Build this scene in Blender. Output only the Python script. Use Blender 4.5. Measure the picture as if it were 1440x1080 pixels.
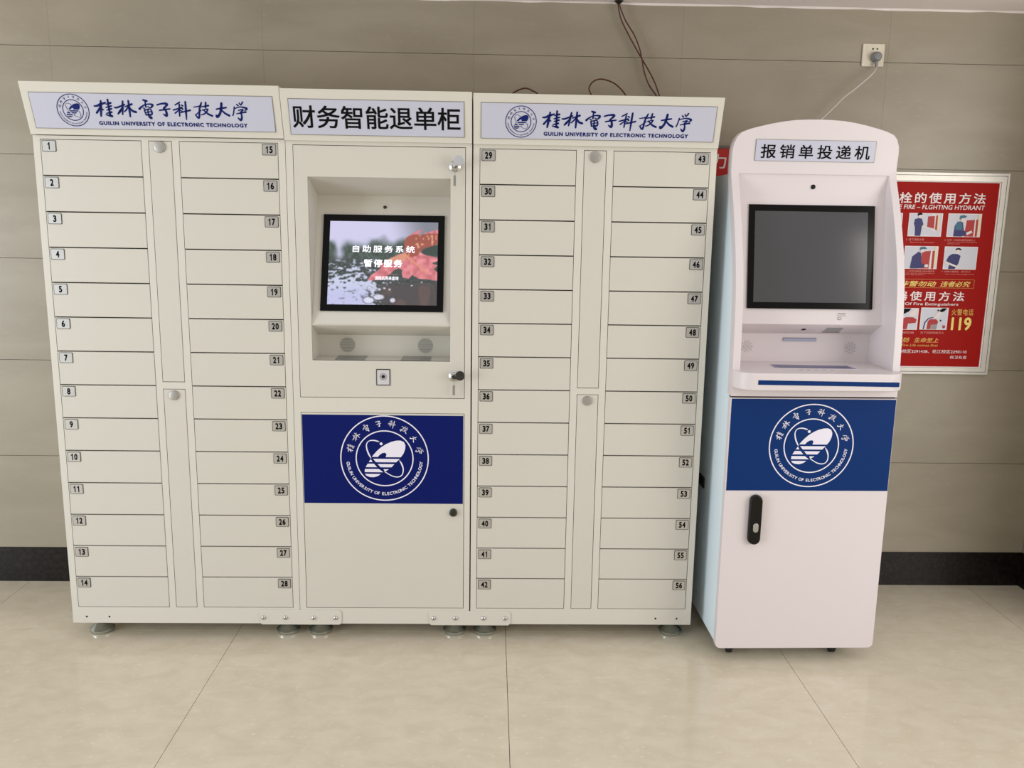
import bpy, bmesh, math, random
import numpy as np
from mathutils import Vector, Matrix

for o in list(bpy.data.objects):
    bpy.data.objects.remove(o, do_unlink=True)
scene = bpy.context.scene
COL = scene.collection

# ------------------------------------------------------------------ camera
cam_data = bpy.data.cameras.new('camera')
cam = bpy.data.objects.new('camera', cam_data)
COL.objects.link(cam)
FPX = 1216.88
cam_data.sensor_width = 36.0
cam_data.lens = 36.0 * FPX / 1440.0
cam_data.clip_start = 0.05
p_, y_, r_ = -0.1855, 0.0261, 0.0154
Fw = Vector((math.sin(y_) * math.cos(p_), math.cos(y_) * math.cos(p_), math.sin(p_)))
R0 = Vector((math.cos(y_), -math.sin(y_), 0))
U0 = R0.cross(Fw)
Rt = math.cos(r_) * R0 + math.sin(r_) * U0
Up = Rt.cross(Fw)
cam.matrix_world = Matrix(((Rt.x, Up.x, -Fw.x, 1.4926), (Rt.y, Up.y, -Fw.y, -2.97),
                           (Rt.z, Up.z, -Fw.z, 1.5224), (0, 0, 0, 1)))
scene.camera = cam

# ------------------------------------------------------------------ world, light, exposure
world = bpy.data.worlds.new('world')
scene.world = world
world.use_nodes = True
bg = world.node_tree.nodes['Background']
bg.inputs[0].default_value = (1.0, 0.985, 0.97, 1)
bg.inputs[1].default_value = 1.06


def area(name, loc, look, size, size_y, power, color):
    l = bpy.data.lights.new(name, 'AREA')
    l.shape = 'RECTANGLE'
    l.size, l.size_y = size, size_y
    l.energy = power
    l.color = color
    o = bpy.data.objects.new(name, l)
    COL.objects.link(o)
    o.location = loc
    d = Vector(look) - Vector(loc)
    o.rotation_euler = d.to_track_quat('-Z', 'Y').to_euler()
    return o


# daylight through the glazed entrance on the left in front of the cabinets
area('entrance_daylight', (-3.9, -3.1, 1.1), (1.3, 0, 0.6), 2.4, 1.9, 160, (0.84, 0.93, 1.0))
# and a second opening on the right of the hall
area('side_daylight', (5.0, -2.6, 1.5), (2.9, -0.4, 0.1), 1.8, 1.8, 50, (1.0, 0.96, 0.9))
scene.view_settings.view_transform = 'Standard'
scene.view_settings.look = 'None'
scene.view_settings.gamma = 1
scene.view_settings.use_curve_mapping = False
scene.view_settings.exposure = 0.0


# ------------------------------------------------------------------ materials
def lin(c):
    return tuple(((v / 255.0) / 12.92 if v / 255.0 <= 0.04045 else ((v / 255.0 + 0.055) / 1.055) ** 2.4) for v in c)


MATS = {}


def mat(name, rgb, rough=0.5, metal=0.0, noise=0.0, scale=8.0, bump=0.0, emis=0.0, coat=0.0, spec=0.5,
        scale3=None, detail=4.0):
    if name in MATS:
        return MATS[name]
    m = bpy.data.materials.new(name)
    m.use_nodes = True
    nt = m.node_tree
    b = nt.nodes['Principled BSDF']
    c = lin(rgb)
    b.inputs['Base Color'].default_value = (*c, 1)
    b.inputs['Roughness'].default_value = rough
    b.inputs['Metallic'].default_value = metal
    b.inputs['Specular IOR Level'].default_value = spec
    if coat:
        b.inputs['Coat Weight'].default_value = coat
        b.inputs['Coat Roughness'].default_value = 0.05
    if emis:
        b.inputs['Emission Color'].default_value = (*c, 1)
        b.inputs['Emission Strength'].default_value = emis
    if noise or bump:
        tc = nt.nodes.new('ShaderNodeTexCoord')
        n = nt.nodes.new('ShaderNodeTexNoise')
        n.inputs['Scale'].default_value = scale
        n.inputs['Detail'].default_value = detail
        if scale3:
            mp = nt.nodes.new('ShaderNodeMapping')
            mp.inputs['Scale'].default_value = scale3
            nt.links.new(tc.outputs['Object'], mp.inputs[0])
            nt.links.new(mp.outputs[0], n.inputs['Vector'])
        else:
            nt.links.new(tc.outputs['Object'], n.inputs['Vector'])
        if noise:
            rp = nt.nodes.new('ShaderNodeValToRGB')
            rp.color_ramp.elements[0].position = 0.3
            rp.color_ramp.elements[1].position = 0.7
            rp.color_ramp.elements[0].color = (*[max(0, v * (1 - noise)) for v in c], 1)
            rp.color_ramp.elements[1].color = (*[min(1, v * (1 + noise)) for v in c], 1)
            nt.links.new(n.outputs[0], rp.inputs[0])
            nt.links.new(rp.outputs[0], b.inputs['Base Color'])
        if bump:
            bp = nt.nodes.new('ShaderNodeBump')
            bp.inputs['Strength'].default_value = bump
            bp.inputs['Distance'].default_value = 0.002
            nt.links.new(n.outputs[0], bp.inputs['Height'])
            nt.links.new(bp.outputs[0], b.inputs['Normal'])
    MATS[name] = m
    return m


def stone(name, base, dark, light, rough, s1, s2, stretch=(1, 1, 1), speck=None, coat=0.0, spec=0.5, mixf=0.6):
    """polished tile: cloudy veining of two noises plus fine specks"""
    m = bpy.data.materials.new(name)
    m.use_nodes = True
    nt = m.node_tree
    L = nt.links
    b = nt.nodes['Principled BSDF']
    b.inputs['Roughness'].default_value = rough
    b.inputs['Specular IOR Level'].default_value = spec
    if coat:
        b.inputs['Coat Weight'].default_value = coat
        b.inputs['Coat Roughness'].default_value = 0.04
    g = nt.nodes.new('ShaderNodeNewGeometry')
    mp = nt.nodes.new('ShaderNodeMapping')
    mp.inputs['Scale'].default_value = stretch
    L.new(g.outputs['Position'], mp.inputs[0])
    n1 = nt.nodes.new('ShaderNodeTexNoise')
    n1.inputs['Scale'].default_value = s1
    n1.inputs['Detail'].default_value = 6
    n1.inputs['Distortion'].default_value = 0.6
    n2 = nt.nodes.new('ShaderNodeTexNoise')
    n2.inputs['Scale'].default_value = s2
    n2.inputs['Detail'].default_value = 3
    L.new(mp.outputs[0], n1.inputs['Vector'])
    L.new(mp.outputs[0], n2.inputs['Vector'])
    r1 = nt.nodes.new('ShaderNodeValToRGB')
    e = r1.color_ramp.elements
    e[0].position, e[0].color = 0.35, (*lin(dark), 1)
    e[1].position, e[1].color = 0.68, (*lin(light), 1)
    k = r1.color_ramp.elements.new(0.5)
    k.color = (*lin(base), 1)
    L.new(n1.outputs[0], r1.inputs[0])
    r2 = nt.nodes.new('ShaderNodeValToRGB')
    e = r2.color_ramp.elements
    e[0].position, e[0].color = 0.60, (0, 0, 0, 1)
    e[1].position, e[1].color = 0.74, (1, 1, 1, 1)
    L.new(n2.outputs[0], r2.inputs[0])
    mx = nt.nodes.new('ShaderNodeMixRGB')
    mx.inputs[2].default_value = (*lin(speck or light), 1)
    ml = nt.nodes.new('ShaderNodeMath')
    ml.operation = 'MULTIPLY'
    ml.inputs[1].default_value = 0.6
    L.new(r2.outputs[0], ml.inputs[0])
    L.new(ml.outputs[0], mx.inputs[0])
    L.new(r1.outputs[0], mx.inputs[1])
    L.new(mx.outputs[0], b.inputs['Base Color'])
    MATS[name] = m
    return m


M_floor = stone('floor_tile_stone', (208, 197, 177), (204, 192, 171), (212, 202, 183), 0.13, 11.0, 42, (1, 1.5, 1), speck=(224, 216, 198))
M_wall = stone('wall_tile_stone', (152, 143, 126), (147, 138, 121), (158, 149, 132), 0.34, 2.2, 30, (1, 1, 3.0))
M_granite = stone('black_granite', (22, 18, 16), (12, 10, 9), (38, 31, 27), 0.3, 60, 150, speck=(74, 62, 54), spec=0.25)
M_ceiling = mat('ceiling_plaster', (246, 236, 233), 0.85, noise=0.02, scale=3, bump=0.2)
M_grout = mat('dark_grout', (92, 84, 72), 0.9)
M_wgrout = mat('wall_grout', (122, 113, 98), 0.9)
M_cream = mat('cream_painted_steel', (201, 197, 187), 0.38, noise=0.01, scale=4)
M_cream2 = mat('cream_frame_paint', (206, 202, 192), 0.38)
M_gap = mat('shadow_gap_steel', (48, 45, 40), 0.8)
M_plate = mat('brushed_plate_silver', (205, 205, 205), 0.28, metal=0.85, noise=0.03, scale=60)
M_ink = mat('black_ink', (9, 9, 11), 0.6, spec=0.1)
M_blueink = mat('navy_ink', (10, 28, 98), 0.5, spec=0.15)
M_sign = mat('sign_acrylic', (188, 189, 205), 0.35)
M_signedge = mat('sign_edge_grey', (128, 124, 116), 0.5)
M_blue1 = mat('cabinet_blue_vinyl', (6, 22, 92), 0.5, spec=0.12)
M_blue2 = mat('kiosk_blue_vinyl', (8, 46, 104), 0.5, spec=0.12)
M_seal = mat('pale_print', (226, 222, 236), 0.45)
M_kiosk = mat('kiosk_white_paint', (214, 205, 207), 0.35)
M_kside = mat('kiosk_side_pale_blue', (218, 232, 240), 0.4)
M_black = mat('black_bezel', (5, 5, 6), 0.3, spec=0.12)
M_bezel2 = mat('kiosk_bezel', (8, 8, 9), 0.15, spec=0.2)
M_off = mat('switched_off_screen', (72, 72, 76), 0.12)
M_chrome = mat('chrome', (190, 190, 188), 0.18, metal=1.0)
M_nickel = mat('nickel_lock_face', (176, 174, 170), 0.38, metal=0.8)
M_darkmetal = mat('dark_metal', (70, 68, 66), 0.3, metal=0.8)
M_brass = mat('brass', (150, 120, 70), 0.3, metal=0.9)
M_hole = mat('dark_hole', (10, 10, 10), 0.8)
M_foot = mat('foot_zinc', (190, 196, 192), 0.22, metal=0.95)
M_padgrey = mat('grey_reader_glass', (126, 126, 122), 0.3)
M_slot = mat('slot_label_blue', (158, 160, 182), 0.4)
M_slotdark = mat('slot_dark_blue', (50, 56, 104), 0.3)
M_blackplastic = mat('gloss_black_plastic', (5, 5, 6), 0.14, spec=0.3)
M_rubber = mat('caster_rubber', (22, 22, 22), 0.6)
M_alu = mat('aluminium_frame', (196, 192, 184), 0.35, metal=0.35, noise=0.05, scale=25)
M_red = mat('poster_red', (158, 12, 4), 0.5, spec=0.12)
M_white = mat('poster_white', (238, 226, 228), 0.5)
M_yellow = mat('poster_yellow', (240, 214, 110), 0.5)
M_orange = mat('poster_orange', (226, 176, 78), 0.5)
M_pink = mat('poster_pink_text', (232, 150, 140), 0.5)
M_navy = mat('poster_navy', (10, 10, 96), 0.5)
M_teal = mat('poster_teal', (40, 100, 130), 0.5)
M_picbg = mat('poster_picture_ground', (206, 206, 218), 0.5)
M_skin = mat('poster_skin', (228, 214, 214), 0.5)
M_picred = mat('poster_picture_red', (170, 14, 14), 0.5)
M_piccream = mat('poster_picture_cream', (232, 216, 170), 0.5)
M_greyprint = mat('grey_print', (150, 140, 142), 0.5)
M_socket = mat('socket_plastic', (222, 214, 196), 0.4)
M_plug = mat('grey_plug_plastic', (128, 128, 130), 0.45)
M_cable = mat('white_cable', (205, 200, 198), 0.5)
M_wire = mat('brown_wire', (78, 34, 22), 0.45)


# ------------------------------------------------------------------ mesh builder
def frame(o, a, b):
    o, a, b = Vector(o), Vector(a).normalized(), Vector(b).normalized()
    n = a.cross(b)
    return lambda u, v, h=0.0: o + a * u + b * v + n * h


XZ = lambda x, z, h=0.0: Vector((x, -h, z))       # vertical front plane y = 0, h towards the viewer


class MB:
    def __init__(self):
        self.v, self.f, self.m, self.mats = [], [], [], []

    def mi(self, m):
        if m not in self.mats:
            self.mats.append(m)
        return self.mats.index(m)

    def add(self, vs, fs, m):
        b = len(self.v)
        k = self.mi(m)
        self.v += [tuple(p) for p in vs]
        for f in fs:
            self.f.append(tuple(i + b for i in f))
            self.m.append(k)

    def box(self, lo, hi, m):
        x0, y0, z0 = lo
        x1, y1, z1 = hi
        vs = [(x0, y0, z0), (x1, y0, z0), (x1, y1, z0), (x0, y1, z0), (x0, y0, z1), (x1, y0, z1), (x1, y1, z1), (x0, y1, z1)]
        self.add(vs, [(0, 3, 2, 1), (4, 5, 6, 7), (0, 1, 5, 4), (1, 2, 6, 5), (2, 3, 7, 6), (3, 0, 4, 7)], m)

    def prism(self, pts, fr, h0, h1, m):
        """polygon in a frame's (u, v), counter clockwise seen from the front, h1 nearer the viewer"""
        ar = sum(pts[i][0] * pts[(i + 1) % len(pts)][1] - pts[(i + 1) % len(pts)][0] * pts[i][1] for i in range(len(pts)))
        if ar < 0:
            pts = pts[::-1]
        n = len(pts)
        vs = [fr(u, v, h1) for u, v in pts] + [fr(u, v, h0) for u, v in pts]
        fs = [tuple(range(n)), tuple(range(2 * n - 1, n - 1, -1))]
        for i in range(n):
            j = (i + 1) % n
            fs.append((i, i + n, j + n, j))
        self.add(vs, fs, m)

    def poly(self, pts, fr, h, m):
        ar = sum(pts[i][0] * pts[(i + 1) % len(pts)][1] - pts[(i + 1) % len(pts)][0] * pts[i][1] for i in range(len(pts)))
        if ar < 0:
            pts = pts[::-1]
        self.add([fr(u, v, h) for u, v in pts], [tuple(range(len(pts)))], m)

    def disc(self, fr, cu, cv, r, h0, h1, m, n=24, rv=None):
        rv = rv or r
        self.prism([(cu + r * math.cos(2 * math.pi * i / n), cv + rv * math.sin(2 * math.pi * i / n)) for i in range(n)], fr, h0, h1, m)

    def ring(self, fr, cu, cv, r0, r1, h, m, n=72):
        vs, fs = [], []
        for i in range(n):
            a = 2 * math.pi * i / n
            vs += [fr(cu + r0 * math.cos(a), cv + r0 * math.sin(a), h), fr(cu + r1 * math.cos(a), cv + r1 * math.sin(a), h)]
        for i in range(n):
            j = (i + 1) % n
            fs.append((2 * i, 2 * i + 1, 2 * j + 1, 2 * j))
        self.add(vs, fs, m)

    def lathe(self, prof, c, m, n=28, axis='z'):
        vs, fs = [], []
        for r, t in prof:
            for i in range(n):
                a = 2 * math.pi * i / n
                if axis == 'z':
                    vs.append((c[0] + r * math.cos(a), c[1] + r * math.sin(a), c[2] + t))
                elif axis == 'y':   # t towards the viewer (-y)
                    vs.append((c[0] + r * math.cos(a), c[1] - t, c[2] + r * math.sin(a)))
                else:
                    vs.append((c[0] + t, c[1] + r * math.cos(a), c[2] + r * math.sin(a)))
        for k in range(len(prof) - 1):
            for i in range(n):
                j = (i + 1) % n
                fs.append((k * n + i, k * n + j, (k + 1) * n + j, (k + 1) * n + i))
        fs.append(tuple(range(n))[::-1])
        fs.append(tuple(range((len(prof) - 1) * n, len(prof) * n)))
        self.add(vs, fs, m)

    def tube(self, pts, r, m, n=8, sub=6):
        P = smooth(pts, sub)
        vs, fs = [], []
        for k, p in enumerate(P):
            d = (P[min(k + 1, len(P) - 1)] - P[max(k - 1, 0)]).normalized()
            a = d.cross(Vector((0.3, 1, 0.1))).normalized()
            b = d.cross(a)
            for i in range(n):
                t = 2 * math.pi * i / n
                vs.append(p + a * r * math.cos(t) + b * r * math.sin(t))
        for k in range(len(P) - 1):
            for i in range(n):
                j = (i + 1) % n
                fs.append((k * n + i, k * n + j, (k + 1) * n + j, (k + 1) * n + i))
        fs.append(tuple(range(n)))
        fs.append(tuple(range((len(P) - 1) * n, len(P) * n))[::-1])
        self.add(vs, fs, m)

    def ribbon(self, pts, fr, h, m, sub=4):
        """brush stroke: pts = (u, v, width)"""
        P = smooth([Vector(p) for p in pts], sub)
        vs, fs = [], []
        for k, p in enumerate(P):
            d = P[min(k + 1, len(P) - 1)] - P[max(k - 1, 0)]
            d = Vector((d.x, d.y)).normalized()
            w = p.z / 2
            vs += [fr(p.x - d.y * w, p.y + d.x * w, h), fr(p.x + d.y * w, p.y - d.x * w, h)]
        for k in range(len(P) - 1):
            fs.append((2 * k + 1, 2 * k + 3, 2 * k + 2, 2 * k))
        self.add(vs, fs, m)
        for p in (P[0], P[-1]):
            self.poly([(p.x + p.z / 2 * math.cos(t * math.pi / 5), p.y + p.z / 2 * math.sin(t * math.pi / 5)) for t in range(10)], fr, h, m)

    def text(self, s, fr, box, h, m, bold=0.0, shear=0.0, space=1.0):
        vs, fs, bb = glyphs(s, 0.0, shear, space)
        u0, v0, u1, v1 = box
        sx = (u1 - u0) / (bb[2] - bb[0])
        sy = (v1 - v0) / (bb[3] - bb[1])
        r = bold * 0.6
        n = 0 if r == 0 else (8 if bold > 0.03 else 4)
        u0, u1, v0, v1 = u0 + r * sx, u1 - r * sx, v0 + r * sy, v1 - r * sy
        sx = (u1 - u0) / (bb[2] - bb[0])
        sy = (v1 - v0) / (bb[3] - bb[1])
        for i in range(max(n, 1)):
            dx, dy = (r * math.cos(2 * math.pi * (i + 0.5) / n), r * math.sin(2 * math.pi * (i + 0.5) / n)) if n else (0, 0)
            self.add([fr(u0 + (x + dx - bb[0]) * sx, v0 + (y + dy - bb[1]) * sy, h + i * 2e-6) for x, y in vs], fs, m)

    def text_at(self, s, fr, cu, cv, size, ang, h, m, bold=0.0):
        """one letter centred at (cu, cv), cap height = size, rotated by ang"""
        vs, fs, bb = glyphs(s, bold, 0, 1)
        k = size / 0.73
        ca, sa = math.cos(ang), math.sin(ang)
        mx = (bb[0] + bb[2]) / 2
        out = []
        for x, y in vs:
            x2, y2 = (x - mx) * k, (y - 0.365) * k
            out.append(fr(cu + x2 * ca - y2 * sa, cv + x2 * sa + y2 * ca, h))
        self.add(out, fs, m)

    def plate(self, xs, zs, hole, y0, y1, m):
        """plate with rectangular holes: front at y0, back at y1"""
        solid = lambda i, j: 0 <= i < len(xs) - 1 and 0 <= j < len(zs) - 1 and not hole(i, j)
        for i in range(len(xs) - 1):
            for j in range(len(zs) - 1):
                if not solid(i, j):
                    continue
                a, b, c, d = xs[i], xs[i + 1], zs[j], zs[j + 1]
                self.add([(a, y0, c), (b, y0, c), (b, y0, d), (a, y0, d)], [(0, 1, 2, 3)], m)
                self.add([(a, y1, c), (b, y1, c), (b, y1, d), (a, y1, d)], [(3, 2, 1, 0)], m)
                if not solid(i - 1, j):
                    self.add([(a, y0, c), (a, y0, d), (a, y1, d), (a, y1, c)], [(0, 1, 2, 3)], m)
                if not solid(i + 1, j):
                    self.add([(b, y0, c), (b, y0, d), (b, y1, d), (b, y1, c)], [(3, 2, 1, 0)], m)
                if not solid(i, j - 1):
                    self.add([(a, y0, c), (b, y0, c), (b, y1, c), (a, y1, c)], [(3, 2, 1, 0)], m)
                if not solid(i, j + 1):
                    self.add([(a, y0, d), (b, y0, d), (b, y1, d), (a, y1, d)], [(0, 1, 2, 3)], m)

    def build(self, name, parent=None, loc=(0, 0, 0), off=(0, 0, 0), bevel=0.0, seg=2, smooth_deg=None, merge=True):
        me = bpy.data.meshes.new(name)
        vs = [(v[0] - off[0], v[1] - off[1], v[2] - off[2]) for v in self.v]
        me.from_pydata(vs, [], self.f)
        for m in self.mats:
            me.materials.append(m)
        me.polygons.foreach_set('material_index', self.m)
        me.update()
        if merge:
            bm = bmesh.new()
            bm.from_mesh(me)
            bmesh.ops.remove_doubles(bm, verts=bm.verts, dist=1e-5)
            bm.to_mesh(me)
            bm.free()
        if smooth_deg:
            me.shade_smooth()
            me.set_sharp_from_angle(angle=math.radians(smooth_deg))
        o = bpy.data.objects.new(name, me)
        COL.objects.link(o)
        o.location = loc
        if parent is not None:
            o.parent = parent
        if bevel:
            b = o.modifiers.new('bevel', 'BEVEL')
            b.width = bevel
            b.segments = seg
            b.limit_method = 'ANGLE'
            b.angle_limit = math.radians(40)
        return o


def smooth(pts, sub):
    P = [Vector(p) for p in pts]
    if len(P) < 3 or sub < 2:
        return P
    out = []
    for i in range(len(P) - 1):
        a, b, c, d = P[max(i - 1, 0)], P[i], P[i + 1], P[min(i + 2, len(P) - 1)]
        for k in range(sub):
            t = k / sub
            out.append(0.5 * ((2 * b) + (c - a) * t + (2 * a - 5 * b + 4 * c - d) * t * t + (3 * b - a - 3 * c + d) * t ** 3))
    out.append(P[-1])
    return out


_G = {}


def glyphs(s, bold, shear, space):
    key = (s, bold, shear, space)
    if key in _G:
        return _G[key]
    c = bpy.data.curves.new('lettering', 'FONT')
    c.body = s
    c.offset = bold
    c.shear = shear
    c.space_character = space
    c.resolution_u = 3
    c.dimensions = '2D'
    c.fill_mode = 'BOTH'
    o = bpy.data.objects.new('lettering', c)
    me = bpy.data.meshes.new_from_object(o)
    vs = [(v.co.x, v.co.y) for v in me.vertices]
    fs = []
    for p in me.polygons:
        f = tuple(p.vertices)
        ar = sum(vs[f[i]][0] * vs[f[(i + 1) % len(f)]][1] - vs[f[(i + 1) % len(f)]][0] * vs[f[i]][1] for i in range(len(f)))
        fs.append(f if ar > 0 else f[::-1])
    bb = (min(v[0] for v in vs), min(v[1] for v in vs), max(v[0] for v in vs), max(v[1] for v in vs))
    bpy.data.objects.remove(o)
    bpy.data.curves.remove(c)
    bpy.data.meshes.remove(me)
    _G[key] = (vs, fs, bb)
    return _G[key]


def empty(name, loc, label=None, cat=None, group=None, rz=0.0):
    o = bpy.data.objects.new(name, None)
    o.empty_display_size = 0.1
    COL.objects.link(o)
    o.location = loc
    o.rotation_euler = (0, 0, rz)
    if label:
        tag(o, label, cat, group)
    return o


def tag(o, label, cat, group=None):
    o['label'] = label
    o['category'] = cat
    if group:
        o['group'] = group
    return o


def structure(o):
    o['kind'] = 'structure'
    return o


def clone(o, parent, loc):
    c = o.copy()
    COL.objects.link(c)
    c.parent = parent
    c.location = loc
    return c


# ------------------------------------------------------------------ the room
WY = 0.5176          # face of the back wall
WX = 3.80            # face of the right wall
CZ = 2.345           # ceiling
XL, YF = -3.4385, -5.9285
YC, YR = -0.40, -0.1   # the low soffit and the right wall end at the tall bright hall in front

mb = MB()
mb.box((XL, YF, -0.10), (WX + 0.3, WY + 0.3, -0.012), M_grout)
floor = structure(mb.build('floor'))
mb = MB()
mb.box((0.0009, 0.0005, -0.012), (0.9991, 0.9995, 0), M_floor)
tile = mb.build('floor_tile', floor)
xs0 = [-0.4385 + k for k in range(-3, 4)]
ys0 = [0.0715 + k for k in range(-6, 0)]
first = True
for x in xs0:
    for y in ys0:
        if first:
            tile.location = (x, y, 0)
            first = False
        else:
            clone(tile, floor, (x, y, 0))
cut_back = MB()
cut_back.box((0.0006, 0.001, -0.012), (0.999, WY - 0.0715, 0), M_floor)
tb = cut_back.build('floor_tile', floor)
for i, x in enumerate(xs0):
    if i == 0:
        tb.location = (x, 0.0715, 0)
    else:
        clone(tb, floor, (x, 0.0715, 0))
cut_side = MB()
cut_side.box((0.001, 0.001, -0.012), (WX - 3.5615, 0.999, 0), M_floor)
ts = cut_side.build('floor_tile', floor)
for i, y in enumerate(ys0):
    if i == 0:
        ts.location = (3.5615, y, 0)
    else:
        clone(ts, floor, (3.5615, y, 0))
mb = MB()
mb.box((0.001, 0.001, -0.012), (WX - 3.5615, WY - 0.0715, 0), M_floor)
mb.build('floor_tile', floor, loc=(3.5615, 0.0715, 0))

# back wall of 800 x 400 mm tiles
mb = MB()
mb.box((XL, WY + 0.0085, -0.05), (WX + 0.2, WY + 0.2, CZ + 0.1), M_wgrout)
wall = structure(mb.build('wall_back'))
zr = [0.150, 0.547, 0.946, 1.352, 1.750, 2.149, CZ]
xr = [2.218 + 0.8 * k for k in range(-7, 3)]
xr[-1] = WX
shared = {}
for i in range(len(xr) - 1):
    for j in range(len(zr) - 1):
        w, h = round(xr[i + 1] - xr[i], 4), round(zr[j + 1] - zr[j], 4)
        if (w, h) not in shared:
            mb = MB()
            mb.box((0.0002, 0, 0.0009), (w - 0.0002, 0.012, h - 0.0009), M_wall)
            shared[(w, h)] = mb.build('wall_tile', wall, loc=(xr[i], WY, zr[j]))
        else:
            clone(shared[(w, h)], wall, (xr[i], WY, zr[j]))

# right wall
mb = MB()
mb.box((WX + 0.0085, YR, -0.05), (WX + 0.2, WY + 0.3, CZ + 0.1), M_wgrout)
wallr = structure(mb.build('wall_right'))
shared = {}
yr = [WY, YR]
for i in range(len(yr) - 1):
    for j in range(len(zr) - 1):
        w, h = round(yr[i] - yr[i + 1], 4), round(zr[j + 1] - zr[j], 4)
        if (w, h) not in shared:
            mb = MB()
            mb.box((0, 0.0008, 0.0008), (0.012, w - 0.0008, h - 0.0008), M_wall)
            shared[(w, h)] = mb.build('wall_tile', wallr, loc=(WX, yr[i + 1], zr[j]), bevel=0.0008, seg=1)
        else:
            clone(shared[(w, h)], wallr, (WX, yr[i + 1], zr[j]))
mb = MB()
mb.box((XL, WY - 0.004, 0), (WX, WY + 0.02, 0.150), M_granite)
structure(mb.build('baseboard_back', bevel=0.001))
mb = MB()
mb.box((WX - 0.004, YR, 0), (WX + 0.02, WY - 0.004, 0.150), M_granite)
structure(mb.build('baseboard_right', bevel=0.001))
# unseen wall added behind the viewer to block low daylight
mb = MB()
mb.box((XL, YF - 0.2, -0.05), (WX + 2.0, YF, 4.2), mat('light_block_paint', (188, 182, 172), 0.7, noise=0.02, scale=2))
structure(mb.build('light_block_wall'))
# ceiling with an uneven plaster edge against the tiles
random.seed(4)
mb = MB()
mb.box((XL, YC, CZ), (WX + 0.2, WY + 0.2, CZ + 0.12), M_ceiling)
n = 90
vs, fs = [], []
for i in range(n + 1):
    x = XL + (WX - XL) * i / n
    d = 0.003 + 0.004 * random.random()
    vs += [(x, WY, CZ - d), (x, WY - 0.006 - 0.004 * random.random(), CZ), (x, WY, CZ + 0.001)]
for i in range(n):
    a = 3 * i
    fs += [(a, a + 1, a + 4, a + 3), (a, a + 3, a + 5, a + 2)]
mb.add(vs, fs, M_ceiling)
structure(mb.build('ceiling'))

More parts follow.
